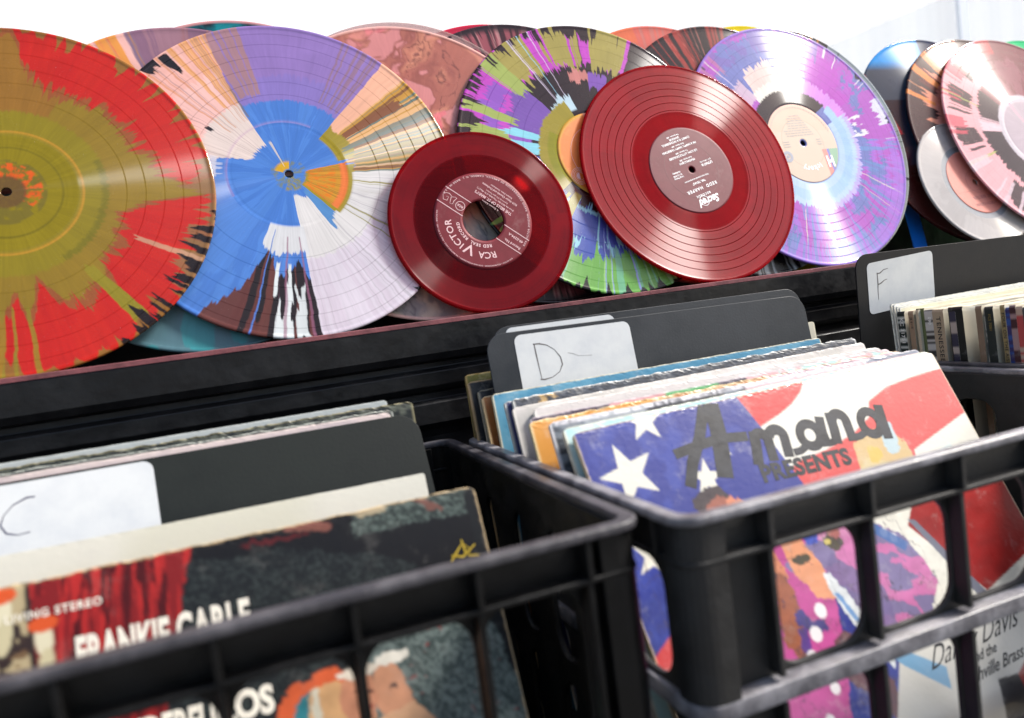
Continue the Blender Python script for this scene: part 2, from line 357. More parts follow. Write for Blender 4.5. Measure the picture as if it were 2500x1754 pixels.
# --- paint layouts (angle 0 = right, 90 = up, as the record faces the viewer)
def p_blue(r, T):
    c = base(r, (74, 122, 200)); A = adiff(T, 0); w = vn(r * .12, T * .8, 3) * 4 - 2
    n = fbm(T * .9, r * .015, 11)
    put(c, (fbm(T * .2, r * .03, 5) > .52), (84, 134, 210), .7)
    put(c, sec(T + w * .4, 45, 116) & (r > 73), (146, 118, 184))
    put(c, sec(T, 45, 116) & (r > 73) & (r < 98), (132, 118, 192), .6)
    put(c, sec(T, 47, 62) & (r > 78) & (rays(T, 4, 500, .45)), (150, 110, 92), .55)
    put(c, sec(T, 98, 120) & (r > 80) & rays(T, 6, 480, .35), (176, 128, 92), .65)
    put(c, sec(T, 112, 119) & (r > 62) & rays(T, 8, 600, .55), (120, 110, 100), .7)
    # pink / cream sector upper left
    lo = 117 - (r - 31) / 117 * 8; hi = np.interp(r, [25, 35, 65, 151], [140, 152, 161, 158])
    sm = (adiff(T, lo) > 0) & (adiff(T, hi + jag(r * 2, 90, 3) * 4) < 0) & (r > 30 + 6 * jag(T, 220, 7))
    put(c, sm, (226, 208, 200)); put(c, sm & (r > 77), (240, 190, 182)); put(c, sm & (r > 112), (236, 172, 158), .6)
    put(c, sm & (r > 78) & sec(T, 108, 124) & rays(T, 21, 420, .42), (226, 160, 84), .75)
    put(c, sm & sec(T, 108, 135) & rays(T, 23, 700, .72) & (r > 60), (205, 130, 70), .6)
    put(c, sm & rays(T, 24, 800, .8), (150, 120, 120), .5)
    put(c, sec(T, 124.2, 127.6) & (r > 122 + 8 * np.abs(adiff(T, 125.6))) & (r < 149), (30, 24, 26))
    put(c, sec(T, 129, 143) & (r > 151 - 15 * jag(T, 260, 31, 2)), (34, 26, 28))
    put(c, (np.abs(adiff(T, 141.5)) < 1.3) & (r > 72) & (r < 78), (36, 28, 34))
    # wisps under it
    put(c, sec(T, 160, 178) & (r > 60) & (jag(T, 160, 41) * 60 + 52 > r) , (218, 214, 222), .8)
    put(c, sec(T, 163, 176) & (r > 55) & (fbm(T * .5, r * .05, 9) > .5), (200, 205, 225), .7)
    # right: pink then gold and brown streaks
    put(c, sec(T, 6, 46) & (r > 46 + 22 * jag(T, 60, 51)), (238, 178, 148))
    g1 = sec(T, -2, 37) & (r > 42 + 24 * jag(T, 90, 52)); put(c, g1, (222, 172, 110), .85)
    put(c, g1 & rays(T, 53, 300, .42), (196, 142, 48)); put(c, g1 & rays(T, 54, 420, .6), (120, 74, 42), .9)
    put(c, g1 & rays(T, 55, 640, .8), (88, 124, 120), .85); put(c, g1 & (np.abs(adiff(T, 32 - (r - 60) * .02)) < 2.2) & (r < 128), (132, 78, 44))
    put(c, sec(T, 12, 46) & (r > 45) & (r < 66 - 10 * jag(T, 40, 59)), (156, 138, 34))
    put(c, g1 & sec(T, 20, 24) & (r < 150), (96, 118, 118), .8); put(c, g1 & sec(T, 16, 18) & rays(T, 58, 360, .3), (96, 122, 116), .8)
    put(c, sec(T, 2, 14) & (r > 60) & rays(T, 56, 500, .4), (122, 112, 42), .85)
    put(c, sec(T, 0, 14) & (r > 62) & rays(T, 57, 700, .75), (70, 54, 44), .8)
    # orange wedge around the pasted label
    put(c, sec(T, -50, 6) & (r > 14) & (r < 66 - 12 * jag(T, 50, 60)), (158, 140, 36))
    wd = sec(T, -46 + 0 * r, 9) & (r > 13 + jag(T, 120, 61) * 6) & (r < 51)
    put(c, wd, (208, 146, 44)); put(c, wd & (r > 44.5), (232, 124, 62)); put(c, wd & (fbm(T * .3, r * .3, 62) > .52) & (r < 40), (226, 128, 34)); put(c, wd & rays(T, 63, 500, .6) & (r < 45), (150, 116, 44), .7)
    # white lower right with thin olive rays
    wt = sec(T, -89, -2) & (r > np.where(adiff(T, -60) < 0, 18 + 10 * jag(T, 60, 70), 51)) & ~((adiff(T, -48) > 0) & (r < 55))
    put(c, wt, (220, 216, 214)); put(c, wt & sec(T, -89, -35) & (r > 80), (212, 200, 212)); put(c, wt & sec(T, -89, -40) & (r > 80) & rays(T, 76, 300, .5), (222, 214, 224), .6)
    put(c, wt & sec(T, -46, 0) & (jag(T, 130, 71) > .74), (150, 142, 60), .85); put(c, wt & sec(T, -46, 0) & (jag(T, 170, 72) > .86), (66, 62, 36), .9)
    put(c, wt & rays(T, 74, 600, .86), (176, 170, 176), .6)
    put(c, (np.abs(adiff(T, -50)) < 3.4) & (r > 150 - 26 * jag(T, 200, 73, 2)), (28, 26, 24))
    put(c, sec(T, -62, -50) & (r > 20) & (r < 44 + 26 * jag(T, 90, 75)), (88, 140, 196))
    # dark drips at the bottom
    dk = sec(T, -127, -89) & (r > np.interp(adiff(T, 0), [-127, -118, -112, -104, -98, -94, -89], [138, 104, 66, 92, 84, 76, 100]) + 10 * jag(T, 160, 80))
    put(c, dk, (38, 28, 27)); put(c, dk & (vn(T * .5, r * .02, 81) > .68), (98, 52, 46)); put(c, dk & sec(T, -127, -119.5 + 3 * jag(r * 3, 60, 5)), (100, 56, 50)); put(c, dk & sec(T, -109, -106), (104, 58, 50), .9)
    wp = sec(T, -117, -86) & (r > 50) & (r < 66 + 16 * jag(T, 70, 82)); put(c, wp & (jag(T, 60, 83) > .3), (214, 214, 216))
    put(c, sec(T, -106, -98) & (r > 84) & (vn(T * .6, r * .04, 84) > .42), (222, 228, 228)); put(c, sec(T, -91, -95 + 360) & (r > 300), (0, 0, 0))
    put(c, sec(T, -97, -92) & (r > 104) & (vn(T * .8, r * .05, 85) > .62), (214, 220, 220))
    put(c, sec(T, -128, -86) & (r > 55) & (jag(T, 110, 86) > .78), (84, 124, 200)); put(c, sec(T, -124, -90) & rays(T, 87, 420, .86) & (r > 60), (150, 96, 120), .7)
    
    # hub
    put(c, (r < 15) & (fbm(T * .1, r * .5, 90) > .52), (120, 130, 110), .8); put(c, (r < 12) & sec(T, 80, 160) & (r > 5), (214, 164, 40)); put(c, sec(T, -110, -40) & (r < 16) & (fbm(T * .2, r * .9, 92) > .5), (150, 140, 60), .9)
    put(c, sec(T, 107, 111) & (r > 8) & (r < 34), (220, 205, 190), .8)
    rings(c, r, (48.5, 17), (60, 90, 160), .5, .5); rings(c, r, (79, 92, 106, 118, 131, 142), (88, 110, 170), .4, .4)
    put(c, (r > 51) & (r < 52.5) & sec(T, 60, 200), (196, 150, 190), .5)
    return c * (.92 + .12 * n[:, None])

def p_olive(r, T):
    c = base(r, (194, 36, 22))
    ang = [-180, -130, -110, -98, -90, -86, -79, -73, -67, -54, -40, -34, -22, -12, -8, -5, 0, 3, 14, 24, 34, 44, 55, 62, 72, 80, 84, 100, 110, 130, 180]
    rad = [100, 110, 92, 112, 88, 108, 80, 96, 106, 100, 84, 88, 84, 92, 112, 146, 124, 116, 104, 98, 100, 103, 98, 94, 100, 112, 150, 152, 120, 104, 100]
    b = np.interp(adiff(T, 0), ang, rad) + 22 * (jag3(T, 5) - .5) - 3
    put(c, vn(T * .3, r * .03, 2) > .5, (190, 30, 22), .5)
    put(c, r < b + 3 + 14 * jag(T, 160, 12, 2), (140, 88, 44), .85); put(c, r < b, (138, 122, 22)); put(c, (r < b) & (r > 71), (142, 110, 34), .7)
    put(c, sec(T, 62, 110) & (r < b) & (r > 72), (150, 98, 38), .7)
    put(c, (r > 152 - 26 * jag(T, 240, 15, 2.5)), (132, 104, 44), .85); put(c, sec(T, -40, 8) & (r > 150 - 40 * jag(T, 130, 16, 2)), (142, 104, 66), .85)
    put(c, (jag(T, 46, 18) > .90) & (r > b), (150, 110, 50), .7); put(c, sec(T, -30, -28) & (r > 98) & (r < 150), (196, 150, 120), .8); put(c, sec(T, -57, -52) & (r > 84) & (r < 140), (142, 128, 30))
    put(c, sec(T, -108, -84) & rays(T, 19, 200, .55) & (r > 98), (140, 126, 36), .8)
    put(c, rays(T, 21, 330, .42) & sec(T, -64, -10) & (r > 152 - (4 + 18 * jag(T, 280, 20, 1.4)) * np.clip((adiff(T, -68)) / 12, 0, 1) * np.clip(-(adiff(T, -8)) / 14, 0, 1)) , (34, 22, 18))
    put(c, (r < 71) & (r > 66) & sec(T, -60, 20), (96, 92, 20), .5); put(c, (r < 28) & (fbm(T * .06, r * .4, 22) > .42), (112, 100, 40), .8)
    put(c, (r > 12) & (r < 25) & (fbm(T * .1, r * .5, 23) > .47) & sec(T, -40, 200), (214, 92, 30)); put(c, (r < 14), (104, 74, 44), .8)
    rings(c, r, (53,), (196, 140, 40), .8, .8); rings(c, r, (39,), (96, 88, 18), .7, .6); rings(c, r, (84, 98, 112, 126, 139), (110, 50, 30), .35, .3)
    return c * (.9 + .16 * fbm(T * .7, r * .02, 25)[:, None])

def p_green(r, T):
    c = base(r, (42, 25, 28)); j = jag3(T, 30)
    put(c, sec(T, 60, 186) & (r > 98 + 8 * jag(T, 60, 31)) & (jag(T, 64, 33) > .28), (194, 72, 190))
    put(c, sec(T, 138, 186) & (r > 74) & (r < 118 + 20 * jag(T, 60, 34)), (146, 88, 190)); put(c, sec(T, 140, 186) & (r > 96) & (r < 112) & (jag(T, 40, 36) > .4), (196, 76, 190))
    put(c, sec(T, 130, 158) & (r > 62) & (r < 100 + 10 * jag(T, 50, 37)), (122, 84, 170)); put(c, sec(T, 70, 84) & (r > 68 + 14 * jag(T, 110, 38)) & (r < 93), (130, 84, 178))
    put(c, sec(T, 62, 132) & (r > 112 - 26 * jag(T, 90, 39, 2)) & (r < 146 + 14 * jag(T, 120, 41)) & (jag(T, 44, 40) > .36), (166, 152, 78))
    put(c, sec(T, 128, 188) & (r > 82 + 30 * jag(T, 80, 42)) & (r < 150) & (jag(T, 70, 43) > .46), (162, 176, 92))
    put(c, sec(T, 40, 190) & (r > 152 - 30 * jag(T, 130, 44, 1.6)) & (jag(T, 200, 45) > .45), (44, 24, 28))
    put(c, sec(T, 90, 94) & (r > 82) & (r < 100), (212, 138, 132)); put(c, sec(T, 84, 98) & (r > 84 + 4 * jag(T, 80, 46)) & (r < 96), (206, 130, 124), .9)
    put(c, sec(T, 60, 190) & (jag(T, 150, 47) > .83) & (r > 60), (214, 200, 220), .85); put(c, sec(T, 100, 200) & (jag(T, 210, 48) > .86) & (r > 70), (150, 205, 225), .85)
    put(c, sec(T, 104, 128) & (r > 54) & (r < 64 + 20 * jag(T, 120, 49)), (190, 214, 226)); put(c, sec(T, 158, 176) & (r > 48) & (r < 84 + 40 * jag(T, 60, 50)) & (jag(T, 80, 51) > .3), (140, 210, 226))
    put(c, sec(T, 178, 250) & (r > 62) & (r < 92) & (jag(T, 90, 52) > .45), (58, 66, 150)); put(c, sec(T, 176, 258) & (r > 58) & (r < 100) & (jag(T, 100, 53) > .72), (140, 206, 226))
    put(c, sec(T, 112, 214) & (r > 44) & (r < 64 + 6 * jag(T, 30, 54)), (158, 142, 48)); put(c, sec(T, 150, 205) & (r > 45) & (r < 58), (142, 138, 20))
    put(c, sec(T, 205, 300) & (r > 70 + 8 * jag(T, 60, 55)), (62, 84, 172)); put(c, sec(T, 214, 310) & (r > 66) & (r < 84 + 50 * jag(T, 90, 56, 1.5)), (146, 208, 226))
    put(c, sec(T, 232, 300) & (r > 70) & (r < 100) & (jag(T, 40, 57) > .5), (58, 78, 168)); put(c, sec(T, 224, 232) & (r > 55) & (r < 98), (150, 140, 30)); put(c, sec(T, 219, 222) & (r > 60) & (r < 84), (150, 140, 30))
    put(c, sec(T, 205, 330) & (r > 102 + 26 * jag(T, 110, 58, 1.4)), (110, 172, 78)); put(c, sec(T, 205, 330) & (r > 100) & rays(T, 59, 260, .72), (120, 190, 160), .7); put(c, sec(T, 205, 330) & (r > 120) & rays(T, 60, 400, .8), (160, 210, 130), .8)
    put(c, sec(T, 205, 330) & (r > 84) & rays(T, 62, 330, .9), (150, 160, 230), .9)
    put(c, sec(T, 205, 340) & (r > 152 - 17 * jag(T, 260, 61, 1.6)), (24, 20, 20))
    rings(c, r, (84, 112), (30, 18, 20), .4, .5)
    return c

def p_hick(r, T):
    c = base(r, (112, 120, 186)); x = r * np.cos(np.radians(T)); y = r * np.sin(np.radians(T))
    wx = x * .02 + 1.3 * fbm(x * .02, y * .02, 41, 3); wy = y * .02 + 1.3 * fbm(x * .02 + 7, y * .02, 43, 3); n2 = fbm(wx + r * .012, wy, 8, 5)
    c = c * (.9 + .25 * fbm(T * .4, r * .04, 19))[:, None]
    put(c, (n2 > .5) & (r > 66), (176, 84, 190)); put(c, (n2 > .5) & (r > 66) & sec(T, 180, 360) & (fbm(x * .08, y * .02, 15) > .5), (160, 112, 214), .7)
    put(c, sec(T, 30, 80) & (n2 > .4) & (r > 80) & (r < 135), (190, 70, 196), .8); put(c, sec(T, 180, 360) & (r > 80) & (fbm(T * .5, r * .03, 17) > .6), (104, 142, 200), .8)
    put(c, sec(T, 60, 130) & (r > 120) & (fbm(T * .2, r * .05, 9) > .45), (124, 104, 180), .8); put(c, sec(T, 130, 178) & (r > 120) & rays(T, 10, 260, .5), (188, 120, 150), .6)
    put(c, sec(T, 134, 176) & (r > 100) & rays(T, 13, 420, .84), (214, 200, 226), .7); put(c, sec(T, 134, 176) & (r > 140) & rays(T, 14, 300, .62), (60, 44, 60), .8)
    put(c, (r > 66) & (r < 86) & sec(T, 15, 92), (214, 140, 226)); put(c, (r > 50) & (r < 80) & sec(T, 178, 385), (184, 208, 240)); put(c, (r > 78) & (r < 84) & sec(T, 268, 385), (190, 176, 236))
    put(c, (r < 71 + 2 * jag(T, 20, 12)) & sec(T, 200, 400) & (r > 60), (168, 200, 238))
    put(c, (r > 49) & (r < 68) & sec(T, 48 - (r - 50) * .3, 166), (44, 26, 32))
    put(c, sec(T, 94, 128 - (r - 68) * .15) & (r > 68) & (r < 92 + 22 * jag(T, 110, 19)), (232, 206, 200)); put(c, sec(T, 95, 130) & (r > 68) & (r < 80), (236, 232, 222)); put(c, sec(T, 128, 146) & (r > 74) & (r < 98 + 10 * jag(T, 90, 33)), (212, 184, 204), .9)
    put(c, sec(T, 82, 88) & (r > 112 + 8 * jag(T, 160, 20)) & (r < 140), (222, 188, 186), .85)
    put(c, sec(T, 3, 19) & (r > 72 + 20 * jag(T, 120, 21)) & (r < 104) & (fbm(T * .3, r * .08, 24) > .42), (232, 228, 232)); put(c, sec(T, 8, 22) & (r > 138 - 16 * jag(T, 200, 26, 1.5)), (220, 224, 236), .9)
    put(c, sec(T, 0, 60) & (r > 130) & rays(T, 27, 300, .88), (226, 220, 226)); put(c, sec(T, 8, 50) & (r > 152 - 14 * jag(T, 160, 28, 2.2)) , (40, 34, 40))
    put(c, sec(T, 230, 350) & (r > 84) & rays(T, 29, 300, .93), (226, 214, 200), .9); put(c, sec(T, 225, 350) & (r > 118 + 26 * jag(T, 200, 30)), (176, 112, 214), .75); put(c, sec(T, 180, 300) & (r > 124) & rays(T, 31, 420, .55), (112, 140, 200), .7)
    rings(c, r, (90, 100, 110, 120, 130, 140), (206, 200, 240), .45, .55); rings(c, r, (52, 57, 61), (90, 70, 80), .3, .4)
    put(c, r > 147.5, (150, 120, 210), .8)
    return c

def p_redd(r, T):
    c = base(r, (150, 0, 14)) * (.82 + .36 * vn(r * 1.1, T * 0, 9))[:, None]; put(c, soft(fbm(T * .04, r * .03, 4), .5, .1), (166, 2, 18), .5)
    rings(c, r, (71, 80, 88.5, 97, 105.5, 114), (60, 2, 10), .35, .4)
    return c
def p_rca(r, T):
    c = base(r, (122, 0, 8)) * (.85 + .3 * vn(r * 1.1, T * 0, 9))[:, None]; put(c, (r < 64), (70, 0, 4), .8); put(c, soft(fbm(T * .03, r * .05, 4), .5, .1) * (r > 66), (140, 2, 10), .7); rings(c, r, (52, 58), (60, 2, 8), .4, .6)
    return c
def p_stripe(r, T):
    c = base(r, (132, 108, 132)); up = sec(T, 0, 180); k = jag(T, 80, 3)
    put(c, up & (jag(T, 60, 5) > .5), (238, 182, 172)); put(c, up & (jag(T, 70, 6) > .72), (226, 150, 70)); put(c, up & sec(T, 60, 103), (140, 100, 122), .85); put(c, up & rays(T, 7, 260, .84), (206, 84, 84), .8); put(c, up & rays(T, 8, 260, .86), (190, 130, 80), .8)
    put(c, ~up, (66, 138, 146)); put(c, ~up & rays(T, 9, 120, .8), (186, 150, 78)); put(c, ~up & rays(T, 10, 140, .88), (208, 78, 64)); put(c, ~up & sec(T, 290, 302), (208, 196, 176), .9); put(c, ~up & sec(T, 287, 291), (200, 44, 40)); put(c, ~up & (r > 142), (60, 140, 146), .7)
    put(c, ~up & (vn(T * .2, r * .03, 12) > .5), (92, 108, 120), .7)
    return c
def p_teal(r, T):
    c = base(r, (16, 138, 148)); n = fbm(T * .12, r * .05, 4); put(c, n > .52, (12, 92, 104)); put(c, n > .62, (20, 42, 50)); put(c, r > 148, (214, 150, 150), .9)
    return c
def soft(n, a, w=.04): return np.clip((n - a) / w, 0, 1)
def p_peach(r, T):
    x = r * np.cos(np.radians(T)); y = r * np.sin(np.radians(T)); wx = x * .035 + 2.2 * fbm(x * .02, y * .02, 1); wy = y * .02 + 2.4 * fbm(x * .02 + 9, y * .025, 2)
    n = fbm(wx, wy, 5, 6); m = fbm(wx * 1.6 + 5, wy * 1.4, 15, 6); c = base(r, (176, 104, 90)); put(c, soft(n, .40, .12), (206, 134, 108)); put(c, soft(n, .52, .10), (222, 138, 132)); put(c, soft(m, .56, .08), (150, 84, 76), .8); put(c, soft(.018 - np.abs(m - .46), 0, .018), (96, 50, 50), .8); put(c, soft(m, .64, .05), (230, 150, 150), .7); put(c, soft(n, .60, .06), (236, 120, 130), .7)
    b = soft(-y, 50, 20); put(c, b, (190, 178, 160)); put(c, b * soft(n, .5, .08), (140, 136, 134)); put(c, b * soft(.03 - np.abs(m - .47), 0, .03), (84, 78, 82)); put(c, r > 148.5, (240, 190, 180), .8)
    return c
def p_clear(r, T): return base(r, (206, 176, 172))
def p_magenta(r, T): return base(r, (206, 28, 66))
def p_darkpink(r, T):
    c = base(r, (66, 26, 34)); put(c, rays(T, 3, 260, .45) & (r < 142), (172, 88, 98), .8); put(c, rays(T, 4, 420, .75), (214, 150, 150), .7); put(c, r > 142, (40, 24, 30), .9); put(c, sec(T, 20, 62) & (r > 100), (120, 20, 34), .7)
    return c
def p_coral(r, T):
    c = base(r, (226, 106, 92)); put(c, rays(T, 3, 260, .5), (206, 122, 112), .8); put(c, rays(T, 4, 300, .82), (240, 190, 180), .8); put(c, sec(T, 30, 78) & rays(T, 6, 200, .45), (130, 56, 50), .7); put(c, sec(T, 98, 150) & (r > 128), (234, 116, 76)); put(c, rays(T, 5, 90, .85) & (r > 130), (250, 222, 214))
    return c
def p_blackred(r, T):
    c = base(r, (44, 24, 22)); put(c, rays(T, 3, 120, .74), (190, 62, 48)); put(c, rays(T, 4, 200, .86), (226, 150, 136)); put(c, sec(T, 70, 82) & (r > 120), (196, 130, 110), .8)
    return c
def p_yellow(r, T): return base(r, (250, 226, 10))
def p_greystripe(r, T):
    c = base(r, (38, 30, 30)); put(c, sec(T, 40, 130) & rays(T, 3, 260, .78), (206, 130, 60)); put(c, sec(T, 38, 80) & rays(T, 4, 200, .9), (230, 210, 190))
    g = sec(T, 22, 58) & (r > 60); put(c, g, (150, 160, 164)); put(c, g & rays(T, 5, 210, .84), (44, 40, 42)); put(c, sec(T, 14, 22), (176, 190, 192), .8)
    l = sec(T, 180, 374); put(c, l, (34, 36, 22)); put(c, l & rays(T, 6, 200, .9), (130, 124, 40), .8); put(c, l & (r > 141) & rays(T, 7, 120, .25), (170, 176, 170), .75)
    return c
def p_bluered(r, T):
    x = r * np.cos(np.radians(T)); y = r * np.sin(np.radians(T)); c = base(r, (44, 4, 8)); put(c, (y > 60), (60, 64, 78)); put(c, soft(y, 104, 14) * (r > 100), (0, 150, 230)); put(c, (y > 60) & (x > 0), (50, 8, 14), .9)
    put(c, (x < -70) & (y < 100) & (y > 10) & (np.abs(x + 112 + (y - 60) * .3) < 9), (150, 12, 18)); put(c, sec(T, 185, 350), (62, 8, 8))
    return c
def p_orange(r, T):
    c = base(r, (58, 22, 22)); put(c, sec(T, 60, 140) & (r > 100), (110, 12, 10), .7); put(c, (jag(T, 54, 3) > .5) & (r > 80), (236, 148, 118)); put(c, (r > 152 - 54 * jag(T, 64, 5, .7)) & (jag(T, 50, 8) > .35), (64, 26, 26)); put(c, sec(T, 100, 160) & (jag(T, 90, 6) > .68), (236, 138, 64)); put(c, rays(T, 7, 200, .8), (238, 160, 110), .9)
    put(c, (r < 104) & sec(T, 110, 200), (238, 156, 138))
    return c
def p_pink(r, T):
    c = base(r, (58, 34, 42)); x = r * np.cos(np.radians(T)); y = r * np.sin(np.radians(T))
    put(c, sec(T, 20, 132) & (r > 60), (120, 38, 56)); put(c, sec(T, 90, 135) & (r > 128), (176, 24, 44)); put(c, sec(T, 20, 110) & (fbm(T * .1, r * .03, 2) > .5), (150, 78, 96), .7)
    pk = sec(T, 122, 300) & (r > 92 + 4 * jag(T, 30, 3)); put(c, pk, (240, 172, 178)); hol = pk & (r > 98 + 12 * jag(T, 40, 4)) & (r < 132 + 16 * jag(T, 44, 5)) & (jag(T, 34, 6) > .52)
    put(c, hol, (66, 36, 44)); put(c, sec(T, 122, 300) & (r > 92) & (jag(T, 60, 7) > .78), (176, 180, 96), .85); put(c, pk & (r > 120) & sec(T, 125, 180) & rays(T, 8, 200, .5), (214, 70, 90), .8)
    put(c, sec(T, 160, 175) & (r > 30) & (r < 94) & (jag(T, 100, 9) > .35), (240, 196, 204)); put(c, sec(T, 100, 300) & rays(T, 10, 120, .93) & (r > 20), (236, 204, 212)); put(c, pk & sec(T, 185, 290) & (r > 110) & rays(T, 12, 200, .6), (226, 200, 208), .8)
    put(c, (r < 92) & (r > 64) & sec(T, 175, 300), (50, 30, 38), .9); put(c, r < 50, (176, 160, 172)); put(c, (r < 60) & (r > 50), (206, 196, 204)); put(c, (np.abs(adiff(T, 112 - (r - 60) * .1)) < 2.2) & (r > 10), (232, 150, 170))
    rings(c, r, (50, 26), (90, 74, 84), .4, .6)
    return c
def p_greentr(r, T): return base(r, (20, 200, 140))
def p_silver(r, T):
    c = base(r, (206, 200, 198)); put(c, fbm(T * .05, r * .04, 3) > .5, (190, 184, 182), .7); put(c, sec(T, 270, 330) & (r > 56), (206, 200, 186), .6); put(c, (r < 52) & (r > 44), (170, 176, 184)); return c
def p_bw(r, T):
    c = base(r, (30, 26, 28)); put(c, rays(T, 3, 200, .55), (196, 198, 200)); put(c, sec(T, 280, 300) & (r > 118), (206, 210, 214), .8); put(c, rays(T, 5, 260, .6), (28, 24, 26))
    u = sec(T, 10, 170); put(c, u, (40, 20, 20)); put(c, u & rays(T, 6, 220, .62), (170, 60, 50)); put(c, u & rays(T, 7, 300, .84), (222, 140, 126)); return c

rec_b1 = record(151, (-302.7, 415, 236.1), .345, 0, p_olive, M['vinyl_glossy'], 'large red record with olive green starburst centre, leftmost of the row', (84, 98, 112, 126, 139), 40, nt=1440, nr=100)
rec_blue = record(151, (-90, 420.5, 237.6), .315, -.01, p_blue, M['vinyl'], 'blue record with purple, pink, gold, white and black paint wedges around its centre', (79, 92, 106, 118, 131, 142), 48.5, nt=1440, nr=110, wax=3)
rec_rca = record(87.5, (72, 389, 179.1), .234, -.052, p_rca, M['red45'], 'small translucent dark red record with big centre hole and maroon label', (), 47, 19.2, nt=540, nr=50, wax=17, group='small records on the shelf', needle=0)
rec_redd = record(127, (318.6, 410.5, 214.7), .317, 0, p_redd, M['red10'], 'shiny ruby red ten inch record with wine coloured label, white lettering upside down', (71, 80, 88.5, 97, 105.5, 114), 50.5, nt=720, nr=90, wax=19, needle=0)
rec_green = record(151, (221, 424.5, 238.6), .293, 0, p_green, M['vinyl_glossy'], 'black record splashed with magenta, purple, lime and blue, green at its foot', (84, 98, 112, 126, 139), 48, nt=1440, nr=110, wax=3)
rec_hick = record(151, (489, 431, 239), .285, .03, p_hick, M['vinyl_glossy'], 'purple and periwinkle marbled record with cream label and pale blue inner ring', (90, 100, 110, 120, 130, 140), 49.5, nt=1440, nr=110, wax=3)
record(151, (-164.6, 428, 237.5), .305, 0, p_stripe, M['vinyl'], 'mauve and pink striped record with teal foot between the red one and the blue one', (), 50, nt=720, nr=40)
record(151, (-117, 447.5, 241.6), .20, 0, p_teal, M['vinyl_glossy'], 'teal and black record, only its top arc showing above the blue one', (), 50, nt=360, nr=40, needle=0)
record(151, (29, 429.5, 238.6), .291, 0, p_peach, M['vinyl_glossy'], 'peach and brown marbled record behind the blue one and the small red one', (100, 120), 50, nt=720, nr=110, needle=0)
record(151, (36, 443, 241.2), .222, 0, p_clear, M['clearv'], 'pale pink clear record peeking above the peach marbled one', (), 50, nt=360, nr=20)
record(151, (134.8, 447, 241.1), .22, 0, p_magenta, M['vinyl_glossy'], 'plain crimson record, only a sliver showing left of the dark pink streaked one', (), 50, nt=360, nr=20)
record(151, (153.9, 440, 240.8), .245, 0, p_darkpink, M['vinyl'], 'dark maroon record with thin pink radial streaks behind the lime splashed one', (), 50, nt=720, nr=24)
record(151, (330.6, 444, 240.8), .236, 0, p_coral, M['vinyl'], 'coral orange streaked record rising behind the ruby red record', (), 50, nt=720, nr=24)
record(151, (417.5, 453, 241.5), .214, 0, p_blackred, M['vinyl'], 'black record with red spatter left of the purple marbled one', (), 50, nt=720, nr=24)
record(151, (464.6, 459, 242.5), .182, 0, p_yellow, M['yellowv'], 'bright yellow record, a sliver above the purple marbled one', (), 50, nt=360, nr=20)
record(151, (503, 439, 239.9), .261, .02, p_greystripe, M['vinyl_glossy'], 'black record with orange streaks and a grey flank behind the purple marbled one', (), 50, nt=720, nr=40)
rec_br = record(151, (760.8, 452, 236.9), .328, .01, p_bluered, M['bluev'], 'glossy dark translucent record with a bright blue top and dark red body', (), 50, nt=540, nr=60, needle=0)
record(151, (831, 443, 235), .34, 0, p_orange, M['vinyl_glossy'], 'dark red record with orange and pink spatter behind the milky small one', (), 50, nt=720, nr=50)
rec_sil = record(87.5, (744.3, 418, 175.3), .378, 0, p_silver, M['silverv'], 'small milky clear record with coral pink label at the right', (), 46, 3.7, nt=360, nr=50, wax=6, group='small records on the shelf', needle=0)
rec_pink = record(151, (880.7, 432, 233.5), .37, .01, p_pink, M['vinyl_glossy'], 'crimson and dark record with pale pink splashed ring at the right edge', (104, 118, 132), 50, nt=900, nr=90, wax=3)
record(151, (969, 456, 236.9), .329, 0, p_greentr, M['greenv'], 'translucent bright green record at the top right corner', (), 50, nt=360, nr=20)
record(151, (405, 438, 240), .25, 0, p_bw, M['vinyl_glossy'], 'black record with red streaks above and a white striped foot below the ruby record', (), 50, nt=540, nr=30)

# --- labels on the records
def solid(col, col2=None):
    def f(r, T):
        c = base(r, col)
        if col2 is not None: put(c, fbm(r * np.cos(np.radians(T)) * .2, r * np.sin(np.radians(T)) * .2, 3) > .5, col2, .5)
        return c
    return f
# small red record
lb = label_disc(rec_rca, 46.3, 19.6, solid((122, 24, 38), (132, 32, 46)), M['labelp'], 240, 12, z=.22)
q = 139; cq, sq = math.cos(R(q)), math.sin(R(q))
def rot(x, y, a=q): return (x * math.cos(R(a)) - y * math.sin(R(a)), x * math.sin(R(a)) + y * math.cos(R(a)))
def bars(name, segs, w, mat, parent, a, z=.28, th=.06):
    b = MB()
    for x0, y0, x1, y1 in segs:
        p0 = Vector(rot(x0, y0, a)); p1 = Vector(rot(x1, y1, a)); d = (p1 - p0).normalized(); n = Vector((-d.y, d.x)) * w / 2
        b.prism([tuple(p0 + n), tuple(p0 - n), tuple(p1 - n), tuple(p1 + n)], lambda x, y, t: (x, y, t), z, z + th)
    return b.obj(name, mat, parent)
def ring_mesh(name, cx, cy, r0, r1, mat, parent, z=.28, n=40):
    V = []; F = []
    for i in range(n):
        a = 2 * math.pi * i / n
        for r, zz in ((r0, z), (r1, z), (r1, z + .06), (r0, z + .06)): V.append((cx + r * math.cos(a), cy + r * math.sin(a), zz))
    for i in range(n):
        for k in range(4): F.append((i * 4 + k, i * 4 + (k + 1) % 4, ((i + 1) % n) * 4 + (k + 1) % 4, ((i + 1) % n) * 4 + k))
    return mesh(name, V, F, mat, parent)
L_ = [bars('t', [(-45.3, 7.8, -18.2, 7.8), (18.2, 7.8, 45.3, 7.8), (-45.3, -8, -18.2, -8), (18.2, -8, 45.3, -8)], .7, None, None, q)]
